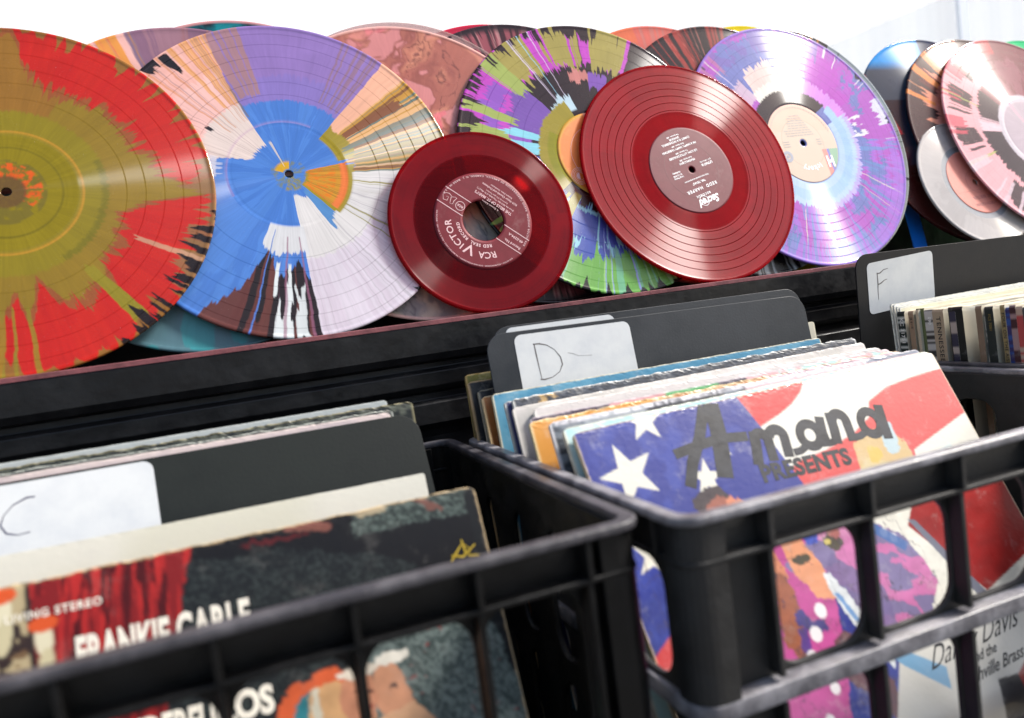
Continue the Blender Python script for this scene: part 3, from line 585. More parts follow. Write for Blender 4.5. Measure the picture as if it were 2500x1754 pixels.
def T_(body, size, x, y, a=q, **k): L_.append(text('t', body, size, None, None, at=rot(x, y, a), rot=a, z=.28, **k))
L_.append(text('t', 'RCA', 8.6, None, None, rot=90 + q + 36, bend=(30.5, 1), bold=.12, z=.28, sx=1.0))
L_.append(text('t', 'V', 14.5, None, None, rot=90 + q + 5, bend=(27.0, 1), bold=.15, z=.28, sx=.95))
L_.append(text('t', 'ICTOR', 8.6, None, None, rot=90 + q - 31, bend=(30.5, 1), bold=.12, z=.28, sx=1.05, sp=1.12))
L_.append(text('t', 'RED SEAL', 4.0, None, None, rot=90 + q + 24, bend=(23.2, 1), bold=.14, z=.28, sp=1.25))
L_.append(text('t', 'RECORD', 4.0, None, None, rot=90 + q - 29, bend=(23.2, 1), bold=.14, z=.28, sp=1.25))
L_.append(text('t', 'RCA VICTOR DIVISION, RADIO CORPORATION OF AMERICA, CAMDEN, N. J.  MADE IN U.S.A.', 2.5, None, None, rot=-90 + q, bend=(44.3, -1), bold=.04, z=.28, sp=1.32))
L_.append(text('t', 'RCA VICTOR ~ RCA MONOGRAM ~ DOG AND PHONOGRAPH ~ HIS MASTER\'S VOICE ~ REG. U. S. PAT. OFF. ~ MARCAS REG.', 1.7, None, None, rot=90 + q, bend=(42.9, 1), bold=.02, z=.28, sp=1.1))
T_('Record No.', 3.6, -33.5, 4.0, bold=.05); T_('49-0294-A', 3.6, -33.5, -3.0, bold=.05)
T_('A. Emmett Adams', 2.4, 2, -16.5); T_("THE BELLS OF ST. MARY'S", 3.9, 1, -20.6, bold=.08, sx=.9); T_('(from the RKO film "The Bells of St. Mary\'s")', 2.2, 1, -24.6, bold=.03)
T_('(Lyrics by Douglas Furber)', 2.2, 1, -27.4); T_('RCA Victor Chorale and Orchestra', 2.9, 0, -31.4, bold=.05, sx=.9); T_('Robert Shaw, Conductor', 2.3, 0, -34.6, bold=.03)
L_.append(ring_mesh('t', *rot(24.8, .6), 4.0, 4.5, None, None)); T_('RCA', 3.0, 24.8, .6, bold=.1)
b_ = ribbon('t', [[rot(*p) for p in ((31, -4), (32, 0), (31.5, 3), (34, 4), (35, 1), (36, -2), (33, -4), (31, -4))], [rot(*p) for p in ((36, -3), (39, -4), (42, -3), (43.5, 0), (41, 4), (37.5, 3), (38, -1), (40, 0))]], .5, None, None, z=.28); L_.append(b_)
join_meshes('lettering', L_, M['rose'], lb)

# ruby record label
lb = label_disc(rec_redd, 50, 3.7, solid((112, 34, 46), (120, 40, 52)), M['labelp'], 240, 30); L_ = []; q2 = 195
T2 = lambda b, s, x, y, **k: T_(b, s, x, y, a=q2, **k)
L_.append(ring_mesh('t', *rot(6, 36, q2), 5.2, 5.8, None, None)); L_.append(bars('t', [(6, 32.7, 6, 38.8), (3.6, 36.8, 8.4, 36.8)], 1.6, None, None, q2))
T2('Sacred', 11.5, -1, 37.2, bold=.42, shear=.45, sx=.86); T2('RECORDS', 3.4, 3, 29.5, bold=.12, sp=1.4); T2('REDD  HARPER', 4.9, 0, 22, bold=.14, sp=1.3); T2('"MR. TEXAS"', 3.3, 0, 15.2, bold=.1); T2('With instrumental accompaniment', 2.4, 0, 10.6, bold=.05)
T2('Long Playing', 2.5, 20, 3.5, bold=.08); T2('33 1/3 RPM', 2.5, 20, .4, bold=.08); T2('Hi-Fidelity', 2.5, 20, -2.7, bold=.08); T2('LP7047-B', 3.9, -22, -.5, bold=.14); T2('(LST 1108-6-1106)', 2.0, -22, -4, bold=.05)
for yy, a_, b__ in ((-10, 'PRAISALLUJAH', 'Redd Harper - BMI'), (-18.6, 'LIE LOW, LITTLE DOGGIES', 'Tim Spencer - BMI'), (-27, "I'M A HAPPY, HAPPY CHRISTIAN", 'Redd Harper - BMI')):
    T2(a_, 3.3, 0, yy, bold=.1); T2(b__, 2.2, 0, yy - 3.3, bold=.06)
T2('CHRIST IS A WONDERFUL', 3.3, 0, -35, bold=.1); T2('SAVIOUR', 3.3, 0, -38.4, bold=.1); T2('Tim Spencer - BMI', 2.2, 0, -41.6, bold=.06)
join_meshes('lettering', L_, M['white'], lb); ring_mesh('pressing_ring', 0, 0, 31.8, 32.4, plain('label_groove', (96, 18, 30), .4), lb, z=.16, n=90)

# purple record label
def p_hlab(r, T):
    c = base(r, (214, 192, 172)); x = r * np.cos(np.radians(T)); y = r * np.sin(np.radians(T)); put(c, (r > 30) & (y > 15), (226, 182, 158), .5); a = R(q3); u = x * math.cos(a) + y * math.sin(a); v = -x * math.sin(a) + y * math.cos(a)
    put(c, (u < -24) & (u > -32) & (v > 10), (232, 140, 130)); put(c, (u <= -31) & (u > -35) & (v > 10), (120, 126, 200)); put(c, (u <= -34.5) & (v > 10), (140, 180, 150)); put(c, (np.abs(r - 30) < .4), (176, 158, 140), .6); put(c, r > 49, (236, 150, 130), .6)
    return c
q3 = 182
lb = label_disc(rec_hick, 49.5, 5.0, p_hlab, M['labelp'], 300, 60); L_ = []
T3 = lambda b, s, x, y, **k: T_(b, s, x, y, a=q3, **k)
T3('H', 19, -31, 25, bold=.8, sx=.8); L_.append(text('t', 'ickory', 9, None, None, rot=q3 + 93, bend=(29.5, 1), bold=.35, z=.28, sp=1.25)); join_meshes('lettering', L_, M['white'], lb)
L_ = []
rg_ = random.Random(8); sg_ = []
for i in range(9):                       # print too fine to read: short rules the length of its words
    yy = -10 - 3.1 * i; x_ = -20 + 1.6 * i
    while x_ < 20 - 1.6 * i: l_ = rg_.uniform(2, 6); sg_.append((x_, yy, x_ + l_, yy)); x_ += l_ + 1.4
for i in range(3): sg_ += [(20, 3 - 3 * i, 29, 3 - 3 * i), (-28, 3 - 3 * i, -21, 3 - 3 * i)]
for i in range(30): a_ = R(-165 + 5 * i); sg_.append((45.5 * math.cos(a_), 45.5 * math.sin(a_), 45.5 * math.cos(a_ + .05), 45.5 * math.sin(a_ + .05)))
L_.append(bars('t', sg_, .7, None, None, q3)); join_meshes('fine_print', L_, M['greytext'], lb)
L_ = [ring_mesh('t', *rot(29, 15, q3), 3.4, 7, None, None), ring_mesh('t', *rot(29, 15, q3), 0.3, 2.0, None, None)]; join_meshes('seal', L_, M['blueprint'], lb)
# orange label
def p_olab(r, T):
    c = base(r, (232, 132, 58)); put(c, r > 45, (208, 160, 40), .8); put(c, sec(T, 84, 100) & (r > 42), (150, 210, 210)); put(c, (fbm(T * .05, r * .1, 3) > .6), (238, 146, 70), .7); return c
lb = label_disc(rec_green, 48, 3.7, p_olab, M['labelp'], 200, 20)
L_ = [ring_mesh('t', -30, -22, r0, r0 + .35, None, None) for r0 in (4.2, 6, 7.6, 9)]; b_ = MB(); b_.prism([(-30 + 3.6 * math.cos(R(a)), -22 + 3.6 * math.sin(R(a))) for a in range(90, 271, 15)], lambda x, y, t: (x, y, t), .28, .34); L_.append(b_.obj('t', None)); L_.append(ring_mesh('t', 0, 0, 33, 33.3, None, None)); join_meshes('emblem', L_, M['rose'], lb)
# coral label on the milky record
lb = label_disc(rec_sil, 44.5, 3.7, solid((232, 142, 126), (236, 150, 134)), M['labelp'], 200, 20); L_ = []; q4 = 184
T4 = lambda b, s, x, y, **k: T_(b, s, x, y, a=q4, **k)
T4('NORTH CEDAR', 5.4, 0, 31, bold=.1); T4('FAT BERTHA', 6.2, 0, 21, bold=.14);
L_.append(bars('t', [(-38, 11, 38, 11), (-40, 4, -10, 4)], .3, None, None, q4)); L_.append(ring_mesh('t', 0, 0, 15, 15.3, None, None)); join_meshes('lettering', L_, plain('faded_brown_print', (176, 104, 98), .5), lb)

# bright blue plastic tab standing behind the milky record
b = MB(); b.prism(rrect(-11, 0, 11, 62, 9), lambda x, y, t: (x, y, t), 0, 1.2); o = b.obj('divider_tab', M['tab'])
o.matrix_world = frame((664, 436, 96), *basis(.2, 0)); tag(o, 'bright blue rounded plastic tab behind the small milky record', 'plastic tab')

# ------------------------------------------------------------------ shelf
def extrude_x(b, prof, x0, x1): b.prism(prof, lambda y, z, t: (t, y, z), x0, x1)
X0, X1 = -1400, 1700
rack = empty('display_shelf', (0, 357, -300)); tag(rack, 'long black painted wooden shelf holding the leaning records, its top edge worn pink', 'shelf')
def child(b, name, mat, par, bev=0): 
    o = b.obj(name, mat, par, bev); o.matrix_local = Matrix.Translation(-Vector(par.location)); return o
b = MB(); extrude_x(b, [(352, 88), (361, 88), (361, 70), (352, 70)], X0, X1); 
front = MB()
prof = [(361, 91.7), (351, 91.7), (351, 68), (354, 62), (362, 60), (362, 55), (357, 52), (357, 40), (361, 36), (364, 34), (364, 28), (359, 25), (359, 8), (364, 2), (366, -4), (366, -300), (372, -300), (372, 84), (361, 84)]
extrude_x(front, prof[::-1], X0, X1); child(front, 'front_board', M['shelf'], rack, .7)
b = MB(); b.box((X0, 350.6, 91.9), (X1, 360.8, 95.7)); child(b, 'worn_edge', M['lip'], rack, .3)
b = MB(); b.box((X0, 372.5, 84), (X1, 560, 92)); child(b, 'shelf_board', M['shelf'], rack)
b = MB(); b.box((X0, 500, 92.5), (X1, 512, 214)); child(b, 'back_rail', M['shelf'], rack, 1)
for x in (X0 + 20, 150, X1 - 60):
    b = MB(); b.box((x, 380, -300), (x + 40, 540, 83.5)); child(b, 'leg', M['shelf'], rack)

# ------------------------------------------------------------------ crates
def crate(name, loc, Wd, Dp, H, pitch, first, bar, mat, rimmat, label, rz=0, ribw=3.):
    root = empty(name, loc, rz); tag(root, label, 'crate', 'black plastic crates of records')
    I = Matrix.Identity(4)
    # rim: flat ring with rounded corners
    panel('rim', rrect(0, 0, Wd, Dp, 13), [rrect(8, 8, Wd - 8, Dp - 8, 8)], 4.5, rimmat, root, Matrix.Translation((0, 0, -2.25 * S)), 1.2)
    n = int(round((Wd - 2 * first) / pitch))
    def holes(L, fst, k, pt, colw=5, r=15):
        out = []
        rows = [(-26, -bar), (-bar - 13, -bar * 2 + 8), (-bar * 2 - 5, -H + 22)]
        for zi, (za, zb) in enumerate(rows):
            for i in range(k):
                x0 = fst + i * pt + colw / 2; x1 = fst + (i + 1) * pt - colw / 2
                rr = min(r, (za - zb) / 2 - 1); out.append(rrect(x0, zb, x1, za, rr))
        return out
    top = -4.4
    ax = Vector((1, 0, 0)); az = Vector((0, 0, 1)); ay = Vector((0, 1, 0))
    outer = [(20, -H), (Wd - 20, -H), (Wd - 20, top), (20, top)]
    hs = holes(Wd, first, n, pitch)
    panel('front_wall', outer, hs, 3.4, mat, root, frame((0, 13, 0), ax, az, -ay))
    panel('back_wall', outer, hs, 3.4, mat, root, frame((0, Dp - 9, 0), ax, az, -ay))
    kd = int((Dp - 40) // pitch); fd = (Dp - kd * pitch) / 2 + 1
    outd = [(20, -H), (Dp - 20, -H), (Dp - 20, top), (20, top)]; hd = holes(Dp, fd - 11, kd, pitch, 24)
    panel('side_wall', outd, hd, 3.4, mat, root, frame((7, 0, 0), ay, az, ax)); panel('side_wall', outd, hd, 3.4, mat, root, frame((Wd - 7, 0, 0), ay, az, ax))
    # corner posts: rounded L sections
    for cx, cy, a in ((0, 0, 180), (Wd, 0, 270), (Wd, Dp, 0), (0, Dp, 90)):
        sx = 1 if cx == 0 else -1; sy = 1 if cy == 0 else -1
        o_ = [(24, 2.4)] + [(15 + 12.6 * math.cos(R(t)), 15 + 12.6 * math.sin(R(t))) for t in range(270, 179, -15)] + [(2.4, 21), (6, 21)] + [(15 + 9 * math.cos(R(t)), 15 + 9 * math.sin(R(t))) for t in range(180, 271, 15)] + [(24, 6)]
        p = [(cx + sx * x, cy + sy * y) for x, y in o_]
        if sx * sy < 0: p = p[::-1]
        b = MB(); b.prism(p, lambda x, y, t: (x, y, t), -H, top); b.obj('corner_post', mat, root, .5)
    # ledge under the band, lower ledge rims and ribs, all around
    def ledge(z, t, d):
        panel('ledge', rrect(2.2, 2.2, Wd - 2.2, Dp - 2.2, 11), [rrect(5.0 + d, 12.5, Wd - 5.0 - d, Dp - 8, 6)], t, rimmat if z < -30 and rimmat is M['rimgrey'] else mat, root, Matrix.Translation((0, 0, z * S)), .6)
    ledge(-23, 2.6, 0); ledge(-bar - 6.5, 9, 1.5)
    def rib(a, c_): b = MB(); b.box(a, c_); b.obj('rib', mat, root, .5)
    for i in range(n + 1):
        x = first + i * pitch; rib((x - ribw / 2, .9, -21.6), (x + ribw / 2, 11.8, top - .1)); rib((x - ribw / 2, 3.2, -bar + .5), (x + ribw / 2, 11.8, -24.6)); rib((x - ribw / 2, 3.2, -2 * bar), (x + ribw / 2, 11.8, -bar - 12.5)); rib((x - ribw / 2, Dp - 6, -22), (x + ribw / 2, Dp - 1.2, top - .1))
    for i in range(kd + 1):
        y = fd + i * pitch
        for xa, xb in ((1.2, 6.0), (Wd - 6, Wd - 1.2)): rib((xa, y - ribw / 2, -22), (xb, y + ribw / 2, top - .1))
    b = MB(); b.box((9, 9, -H), (Wd - 9, Dp - 9, -H + 4)); b.obj('base', mat, root)
    return root
crate('record_crate', (-378.2, 17.3, 0), 372, 303, 300, 52, 30, 102, M['crate'], M['rim'], 'black crate with purplish rim at the left holding the section marked C')
crate('record_crate', (0, 0, 0), 408, 303, 300, 62, 49, 87, M['crate2'], M['rimgrey'], 'black crate with pale scuffed rim in the middle holding the section marked D')
crate('record_crate', (412.5, 4, 2), 408, 303, 302, 62, 49, 87, M['crate2'], M['rim'], 'black crate at the right edge holding the section marked F')

# ------------------------------------------------------------------ sleeves and dividers
def caxes(t, a, r):
    n = Vector((math.sin(a) * math.cos(t), -math.cos(a) * math.cos(t), math.sin(t))); u0 = Vector((math.cos(a), math.sin(a), 0)); v0 = n.cross(u0)
    if v0.z < 0: v0 = -v0
    u = u0 * math.cos(r) + v0 * math.sin(r); v = v0 * math.cos(r) - u0 * math.sin(r)
    return n, u, v

def card(name, label, cat, group, pose, paint, mat, w=315, h=315, th=3., nu=120, rows=None, rad=3., edge=(196, 176, 146), rough=.35, seed=0, side=None, warp=1.2, bow=0):
    """a sleeve or divider: pose = top-left corner of its front (mm), lean back, yaw, roll"""
    X, Y, Z, t, a, r = pose; n, u, v = caxes(t, a, r)
    if rows is None: rows = np.concatenate([np.linspace(0, 55, 46), np.linspace(60, h, 20)])
    rows = np.array(rows, float); nv = len(rows); k = np.linspace(0, 1, nu)
    yy = np.repeat(rows, nu); kk = np.tile(k, nv)
    def inset(y): y = np.minimum(y, h - y); return np.where(y < rad, rad - np.sqrt(np.maximum(rad ** 2 - (rad - y) ** 2, 0)), 0)
    ins = inset(yy); xx = ins + kk * (w - 2 * ins)
    dz = -warp * (np.sin(xx / w * math.pi) - .5) * np.exp(-yy / 160) * .6 - rough * 1.2 * np.exp(-yy / 2.5) * vn(xx * .4, yy, seed)
    dz = dz - bow * (np.maximum(0, yy - 215) / 100) ** 2
    top = rough * 2.0 * (fbm(xx * .16, 0 * xx, seed + 5, 3) - .5) * np.exp(-yy / 6)
    lx = xx; ly = h - yy + top
    V = np.stack([lx, ly, dz], 1)
    idx = np.arange(nu * nv).reshape(nv, nu)
    per = np.concatenate([idx[0, :], idx[1:, -1], idx[-1, -2::-1], idx[-2:0:-1, 0]])
    m_ = len(per); A = V[per]; Bk = A.copy(); Bk[:, 2] -= th
    Vall = np.concatenate([V, A, Bk]) * S; o1 = nu * nv; o2 = o1 + m_
    F = [(idx[i, j], idx[i + 1, j], idx[i + 1, j + 1], idx[i, j + 1]) for i in range(nv - 1) for j in range(nu - 1)]
    F += [(o1 + i, o1 + (i + 1) % m_, o2 + (i + 1) % m_, o2 + i) for i in range(m_)]
    F.append(tuple(o2 + i for i in range(m_)))
    me = bpy.data.meshes.new(name); me.from_pydata(Vall.tolist(), [], F)
    cx_ = w / nu * .9; cy_ = np.repeat(np.gradient(rows), nu) * .9; rgb = 0
    for dx_, dy_ in ((-.4, -.15), (.15, -.4), (.4, .15), (-.15, .4), (0, 0)): rgb = rgb + paint(xx + dx_ * cx_, yy + dy_ * cy_) / 5
    rgb = np.clip(rgb * .84, 0, 1)
    if edge is not None and rough > 0:
        d = np.minimum(np.minimum(yy, xx), w - xx); e = np.clip(1 - d / (.3 + 1.5 * fbm(xx * .3, yy * .3, seed + 9)), 0, 1)
        rgb = rgb * (1 - e[:, None]) + lin(edge) * e[:, None]
    ec = np.tile(lin(edge if edge is not None else (30, 30, 32)), (2 * m_, 1)) * (.75 + .4 * vn(np.arange(2 * m_) * .7, np.zeros(2 * m_), seed)[:, None])
    if side is not None:                     # printed spine along the left edge
        on = np.concatenate([A[:, 0], A[:, 0]]) < rad + .5
        sc = side(np.concatenate([h - A[:, 1], h - A[:, 1]])); ec[on] = sc[on]
    al = np.concatenate([np.concatenate([rgb, ec]), np.ones((len(rgb) + 2 * m_, 1))], 1); set_col(me, al)
    o = link(name, me, mat); org = Vector((X, Y, Z)) - v * h
    o.matrix_world = frame(org, u, v, n)
    tag(o, label, cat, group)
    return o

def flat(col, col2=None, sc=.05, seed=1):
    def f(x, y):
        c = np.tile(lin(col), (len(x), 1)); 
        if col2 is not None: put(c, np.clip((fbm(x * sc, y * sc, seed) - .45) * 6, 0, 1), col2)
        return c
    return f
def poly(x, y, P):
    ins = np.zeros(len(x), bool); j = len(P) - 1
    for i in range(len(P)):
        xi, yi = P[i]; xj, yj = P[j]
        cc = ((yi > y) != (yj > y)) & (x < (xj - xi) * (y - yi) / (yj - yi + 1e-9) + xi); ins ^= cc; j = i
    return ins
def star(cx, cy, r, a): return [(cx + (r if i % 2 == 0 else r * .40) * math.sin(R(a + 36 * i)), cy - (r if i % 2 == 0 else r * .40) * math.cos(R(a + 36 * i))) for i in range(10)]
def blob(x, y, cx, cy, rx, ry, a=0, sd=0, k=.25):
    ca, sa = math.cos(R(a)), math.sin(R(a)); dx = x - cx; dy = y - cy; u = (dx * ca + dy * sa) / rx; v = (-dx * sa + dy * ca) / ry
    return u * u + v * v < 1 + k * (fbm(x * .12, y * .12, sd) - .5) * 4

def a_amana(x, y):
    c = np.tile(lin((26, 38, 128)), (len(x), 1)); put(c, np.clip((fbm(x * .09, y * .09, 2) - .5) * 5, 0, 1), (46, 62, 150), .8)
    edge = np.interp(y, [0, 26, 67, 110, 315], [125, 134, 146, 150, 175]); cr = (222, 219, 206)
    put(c, x > edge, cr)
    put(c, (x > edge) & (x > 125) & poly(x, y, [(122, -1), (186, -1), (178, 7), (166, 14), (152, 19), (133, 24)]), (200, 44, 40))
    put(c, (x > edge) & poly(x, y, [(134, 60), (150, 52), (176, 50), (205, 44), (225, 36), (232, 25), (254, 18), (285, 15), (316, 14), (316, 118), (262, 118), (252, 80), (206, 62), (200, 66), (180, 80), (150, 110), (140, 90)]), (204, 62, 56))
    put(c, poly(x, y, [(212, 112), (240, 84), (316, 78), (316, 150), (250, 166), (246, 160)]), (150, 24, 22)); put(c, poly(x, y, [(250, 66), (316, 50), (316, 92), (240, 98)]), cr); put(c, poly(x, y, [(258, 74), (285, 68), (290, 84), (262, 92)]), (190, 214, 214), .6)
    put(c, poly(x, y, [(225, 5), (246, 3), (262, 16), (240, 20)]), (190, 214, 218), .6)
    for P in (star(50, 2, 15.5, 6), star(27, 33, 21, -12), star(78, 47, 13, 12), star(96, 28, 11, 0), star(22, 82, 14, 20)): put(c, poly(x, y, P) & (x < edge), (220, 216, 200))
    # singers' figures, loosely painted
    flagc = c.copy(); x0, y0 = x, y; x = x + 5 * (fbm(x0 * .12, y0 * .12, 91, 4) - .5) + 2.2 * (fbm(x0 * .6, y0 * .6, 92, 3) - .5); y = y + 5 * (fbm(x0 * .12, y0 * .12, 93, 4) - .5) + 2.2 * (fbm(x0 * .6, y0 * .6, 94, 3) - .5)
    put(c, poly(x, y, [(200, 52), (216, 44), (236, 46), (246, 58), (248, 72), (214, 78), (196, 70)]), (200, 178, 120), .9); put(c, blob(x, y, 234, 54, 7, 12, 20, 7), (176, 196, 200)); put(c, blob(x, y, 214, 62, 7, 7, 0, 9), (214, 176, 80))
    put(c, blob(x, y, 75, 62, 13, 9, 0, 3), (52, 36, 34)); put(c, blob(x, y, 78, 67, 10, 7, 0, 5), (150, 84, 62)); put(c, blob(x, y, 90, 71, 8, 9, 10, 6), (206, 128, 92))
    put(c, poly(x, y, [(60, 76), (120, 84), (136, 118), (128, 150), (88, 240), (20, 260), (30, 160), (60, 110)]), (186, 70, 140)); pk = poly(x, y, [(106, 112), (150, 92), (182, 100), (205, 118), (214, 150), (196, 168), (150, 172), (128, 128)])
    put(c, pk, (196, 110, 162)); put(c, pk & (fbm(x * .05 + y * .02, y * .12 - x * .05, 12) > .5), (104, 112, 150), .85); put(c, poly(x, y, [(128, 126), (142, 112), (170, 140), (168, 166), (150, 172)]), (110, 96, 140), .9)
    put(c, poly(x, y, [(108, 96), (122, 92), (130, 112), (134, 138), (120, 136), (112, 118)]), (222, 150, 108)); put(c, poly(x, y, [(92, 96), (100, 92), (106, 112), (104, 122), (94, 114)]), (206, 128, 90)); put(c, blob(x, y, 92, 116, 6, 12, 8, 22), (92, 60, 52)); put(c, blob(x, y, 95, 140, 8, 26, 10, 23), (150, 84, 54))
    put(c, blob(x, y, 133, 100, 6, 5, 0, 14), (52, 76, 170)); put(c, blob(x, y, 147, 106, 8, 6, 30, 15), (70, 62, 44)); put(c, blob(x, y, 152, 98, 8, 7, 30, 16), (160, 92, 86)); put(c, blob(x, y, 120, 110, 6, 3, 0, 17), (70, 62, 40)); put(c, blob(x, y, 143, 105, 3, 3), (206, 186, 90))
    put(c, poly(x, y, [(130, 122), (136, 124), (158, 176), (150, 186), (136, 158)]), (216, 220, 220)); put(c, poly(x, y, [(133, 134), (136, 134), (150, 176), (146, 180)]), (110, 150, 196)); put(c, poly(x, y, [(118, 158), (128, 156), (146, 190), (140, 214), (112, 176)]), (96, 52, 60))
    put(c, blob(x, y, 103, 142, 5, 5, 0, 31, .1) | blob(x, y, 110, 148, 9, 4, 20, 32), (64, 54, 120)); put(c, (fbm(x * .1, y * .04, 33) > .62) & poly(x, y, [(40, 130), (110, 150), (90, 230), (20, 250)]), (70, 50, 130), .9)
    sh_ = (.72 + .5 * fbm(x0 * .09 + 2 * fbm(x0 * .05, y0 * .05, 95), y0 * .16, 96, 5))[:, None]; c[:] = np.where((y0 > 70)[:, None], c * sh_, c)
    put(c, (np.abs(fbm(x0 * .10, y0 * .07, 97, 4) - .5) < .010) & (y0 > 84) & (x0 < 215), (60, 44, 70), .7); x, y = x0, y0
    for px, py, pr in ((117, 141, 4.3), (107, 152, 4.3), (98, 163, 4), (183, 105, 3), (190, 111, 3), (196, 116, 3), (104, 182, 3.4), (92, 196, 3.2)): put(c, blob(x, y, px, py, pr, pr * 1.05, 0, 1, .03), (232, 226, 226))
    put(c, poly(x, y, [(176, 104), (184, 102), (206, 122), (200, 126)]) , (56, 100, 160), .9)
    put(c, poly(x, y, [(214, 108), (220, 110), (250, 168), (242, 170)]), (110, 112, 126)); put(c, poly(x, y, [(160, 100), (214, 110), (240, 166), (316, 150), (316, 315), (150, 315), (120, 232), (158, 180)]) & ~pk & (y > 170), (206, 202, 192)); put(c, poly(x, y, [(150, 176), (160, 176), (188, 196), (184, 208), (158, 186)]), (112, 158, 190)); put(c, poly(x, y, [(236, 218), (262, 206), (290, 236), (240, 246)]), (150, 30, 30)); put(c, poly(x, y, [(222, 214), (240, 216), (240, 240), (210, 250)]), (40, 38, 42))
    put(c, poly(x, y, [(-1, 134), (20, 122), (34, 140), (-1, 150)]), (196, 48, 42)); put(c, poly(x, y, [(-1, 160), (24, 158), (24, 180), (-1, 184)]), (180, 180, 186)); put(c, (x < 40) & (y > 184) & (fbm(x * .1, y * .1, 40) > .5), (190, 50, 44))
    return c
rows_full = np.linspace(0, 315, 300)
am = card('record_sleeve', 'front sleeve of the middle crate, flag art with stars, stripes and black Amana lettering', 'record sleeve', 'record sleeves filed in the crates', (17.4, 135.8, 20.7, .471, .041, .011), a_amana, M['gloss'], bow=27, nu=400, rows=rows_full, rad=3.5, th=3.5, seed=3, rough=.3, warp=0)
L_ = []
def TC(b, s, x, y, rt_=0, h=315, **k): L_.append(text('t', b, s, None, None, at=(x, h - y), rot=rt_, z=.1, **k))

def arc(cx, cy, rx, ry, a0, a1, n=14): return [(cx + rx * math.cos(R(a0 + (a1 - a0) * k / n)), cy - ry * math.sin(R(a0 + (a1 - a0) * k / n))) for k in range(n + 1)]
def brush(lines):
    for k, (w_, P) in enumerate(lines): 
        P = [Vector((x, 315 - y)) for x, y in P]; A_ = []; B_ = []
        for i, p in enumerate(P):
            d = (P[min(i + 1, len(P) - 1)] - P[max(i - 1, 0)]).normalized(); nn = Vector((-d.y, d.x)) * w_ / 2; A_.append(p + nn); B_.append(p - nn)
        b_ = MB()
        for i in range(len(P) - 1): b_.prism([tuple(q) for q in (A_[i], B_[i], B_[i + 1], A_[i + 1])], lambda x, y, t: (x, y, t), .05, .10 + .004 * k)
        L_.append(b_.obj('t', None))
brush([(12, [(103, 1), (100, 20), (91, 50)]), (8, [(97, 2), (84, 22), (72, 36), (64, 50)]), (6.5, [(62, 28), (80, 26), (100, 25), (120, 28)]),
  (8, [(126, 26), (123, 37), (119, 48)]), (7.5, arc(129, 33.5, 5.5, 5.5, 170, 0) + [(132, 48)]), (7.5, arc(142, 33.5, 6, 5.5, 170, 0) + [(145, 48)]),
  (6.8, arc(169, 37.5, 8, 8, 0, 360, 22)), (7.5, [(183, 27), (180, 38), (179, 48)]),
  (8, [(193, 26), (191, 37), (188, 48)]), (7.5, arc(198, 34, 6, 6, 170, 0) + [(202, 49)]),
  (6.8, arc(224, 40, 8, 8.5, 0, 360, 22)), (8, [(238, 29), (235, 42), (233, 54)]), (5, [(150, 46), (156, 46), (162, 44)]), (5, [(180, 46), (186, 46), (190, 44)]), (5, [(204, 47), (210, 47), (217, 45)])])
TC('PRESENTS', 15.5, 155, 56.5, -3, bold=.7, sx=1.06, sp=1.05); join_meshes('title_lettering', L_, M['black'], am)
L_ = []; TC('Danny Davis', 17, 217, 188, 2, shear=1.0, bold=-.05, sx=.98); TC('and the', 8, 220, 198, 2, shear=.7, bold=.1); TC('Nashville Brass', 10, 221, 207, 2, shear=.8, bold=.1); join_meshes('artist_lettering', L_, M['black'], am)

GR = 'record sleeves filed in the crates'
def slv(label, pose, paint, mat='print', **k):
    k.setdefault('nu', 140); return card('record_sleeve', label, 'record sleeve', GR, pose, paint, M[mat], **k)
def a_shrink(x, y):
    c = np.tile(lin((196, 170, 176)), (len(x), 1)); put(c, x < 150, (62, 68, 76)); put(c, (x < 150) & (fbm(x * .1, y * .5, 3) > .5), (120, 128, 136)); put(c, (x > 24) & (x < 70) & (y < 9), (176, 182, 186), .7); put(c, (x > 70) & (x < 132) & (y < 8), (38, 40, 44))
    put(c, (y < 3.2) & (vn(x * 1.3, y * 0, 6) > .45), (226, 224, 230)); put(c, (x > 262), (110, 118, 136)); put(c, (x > 170) & (y > 3) , (214, 182, 186)); return c
slv('shrink wrapped sleeve, black at left and pinkish white at right, two behind the flag sleeve', (12, 158, 25.5, .40, 0, .004), a_shrink, 'gloss', bow=16, seed=5, edge=(206, 204, 206))
slv('pale blue sleeve directly behind the flag sleeve', (15, 145, 22.3, .43, .02, .008), bow=26, paint=flat((160, 206, 210), (190, 220, 220)), seed=6, edge=(206, 200, 180))
def a_orange(x, y):
    c = np.tile(lin((216, 150, 62)), (len(x), 1)); put(c, x > 92, (214, 176, 128)); put(c, (x > 92) & (vn(x * .25, y * .2, 5) > .55), (180, 120, 60)); put(c, (x > 190) & (y < 6), (206, 176, 186)); return c
slv('orange fronted sleeve with torn tan top edge in the middle crate', (8, 181, 24.5, .38, -.03, .006), a_orange, seed=7, rough=.9, edge=(214, 196, 150))
def a_plum(x, y):
    c = np.tile(lin((64, 46, 66)), (len(x), 1)); put(c, x > 60, (206, 150, 152)); put(c, (x > 105) & (x < 150), (84, 160, 96)); put(c, (x > 150) & (x < 176), (70, 60, 78)); put(c, (x > 176), (222, 172, 176)); put(c, (x > 205) & (vn(x * .2, y * .3, 3) > .5), (180, 214, 210)); return c
slv('thin plum, pink and green sleeve between the orange and the pale pink ones', (12, 189, 25.5, .37, -.01, .004), a_plum, seed=8, edge=(200, 190, 196))
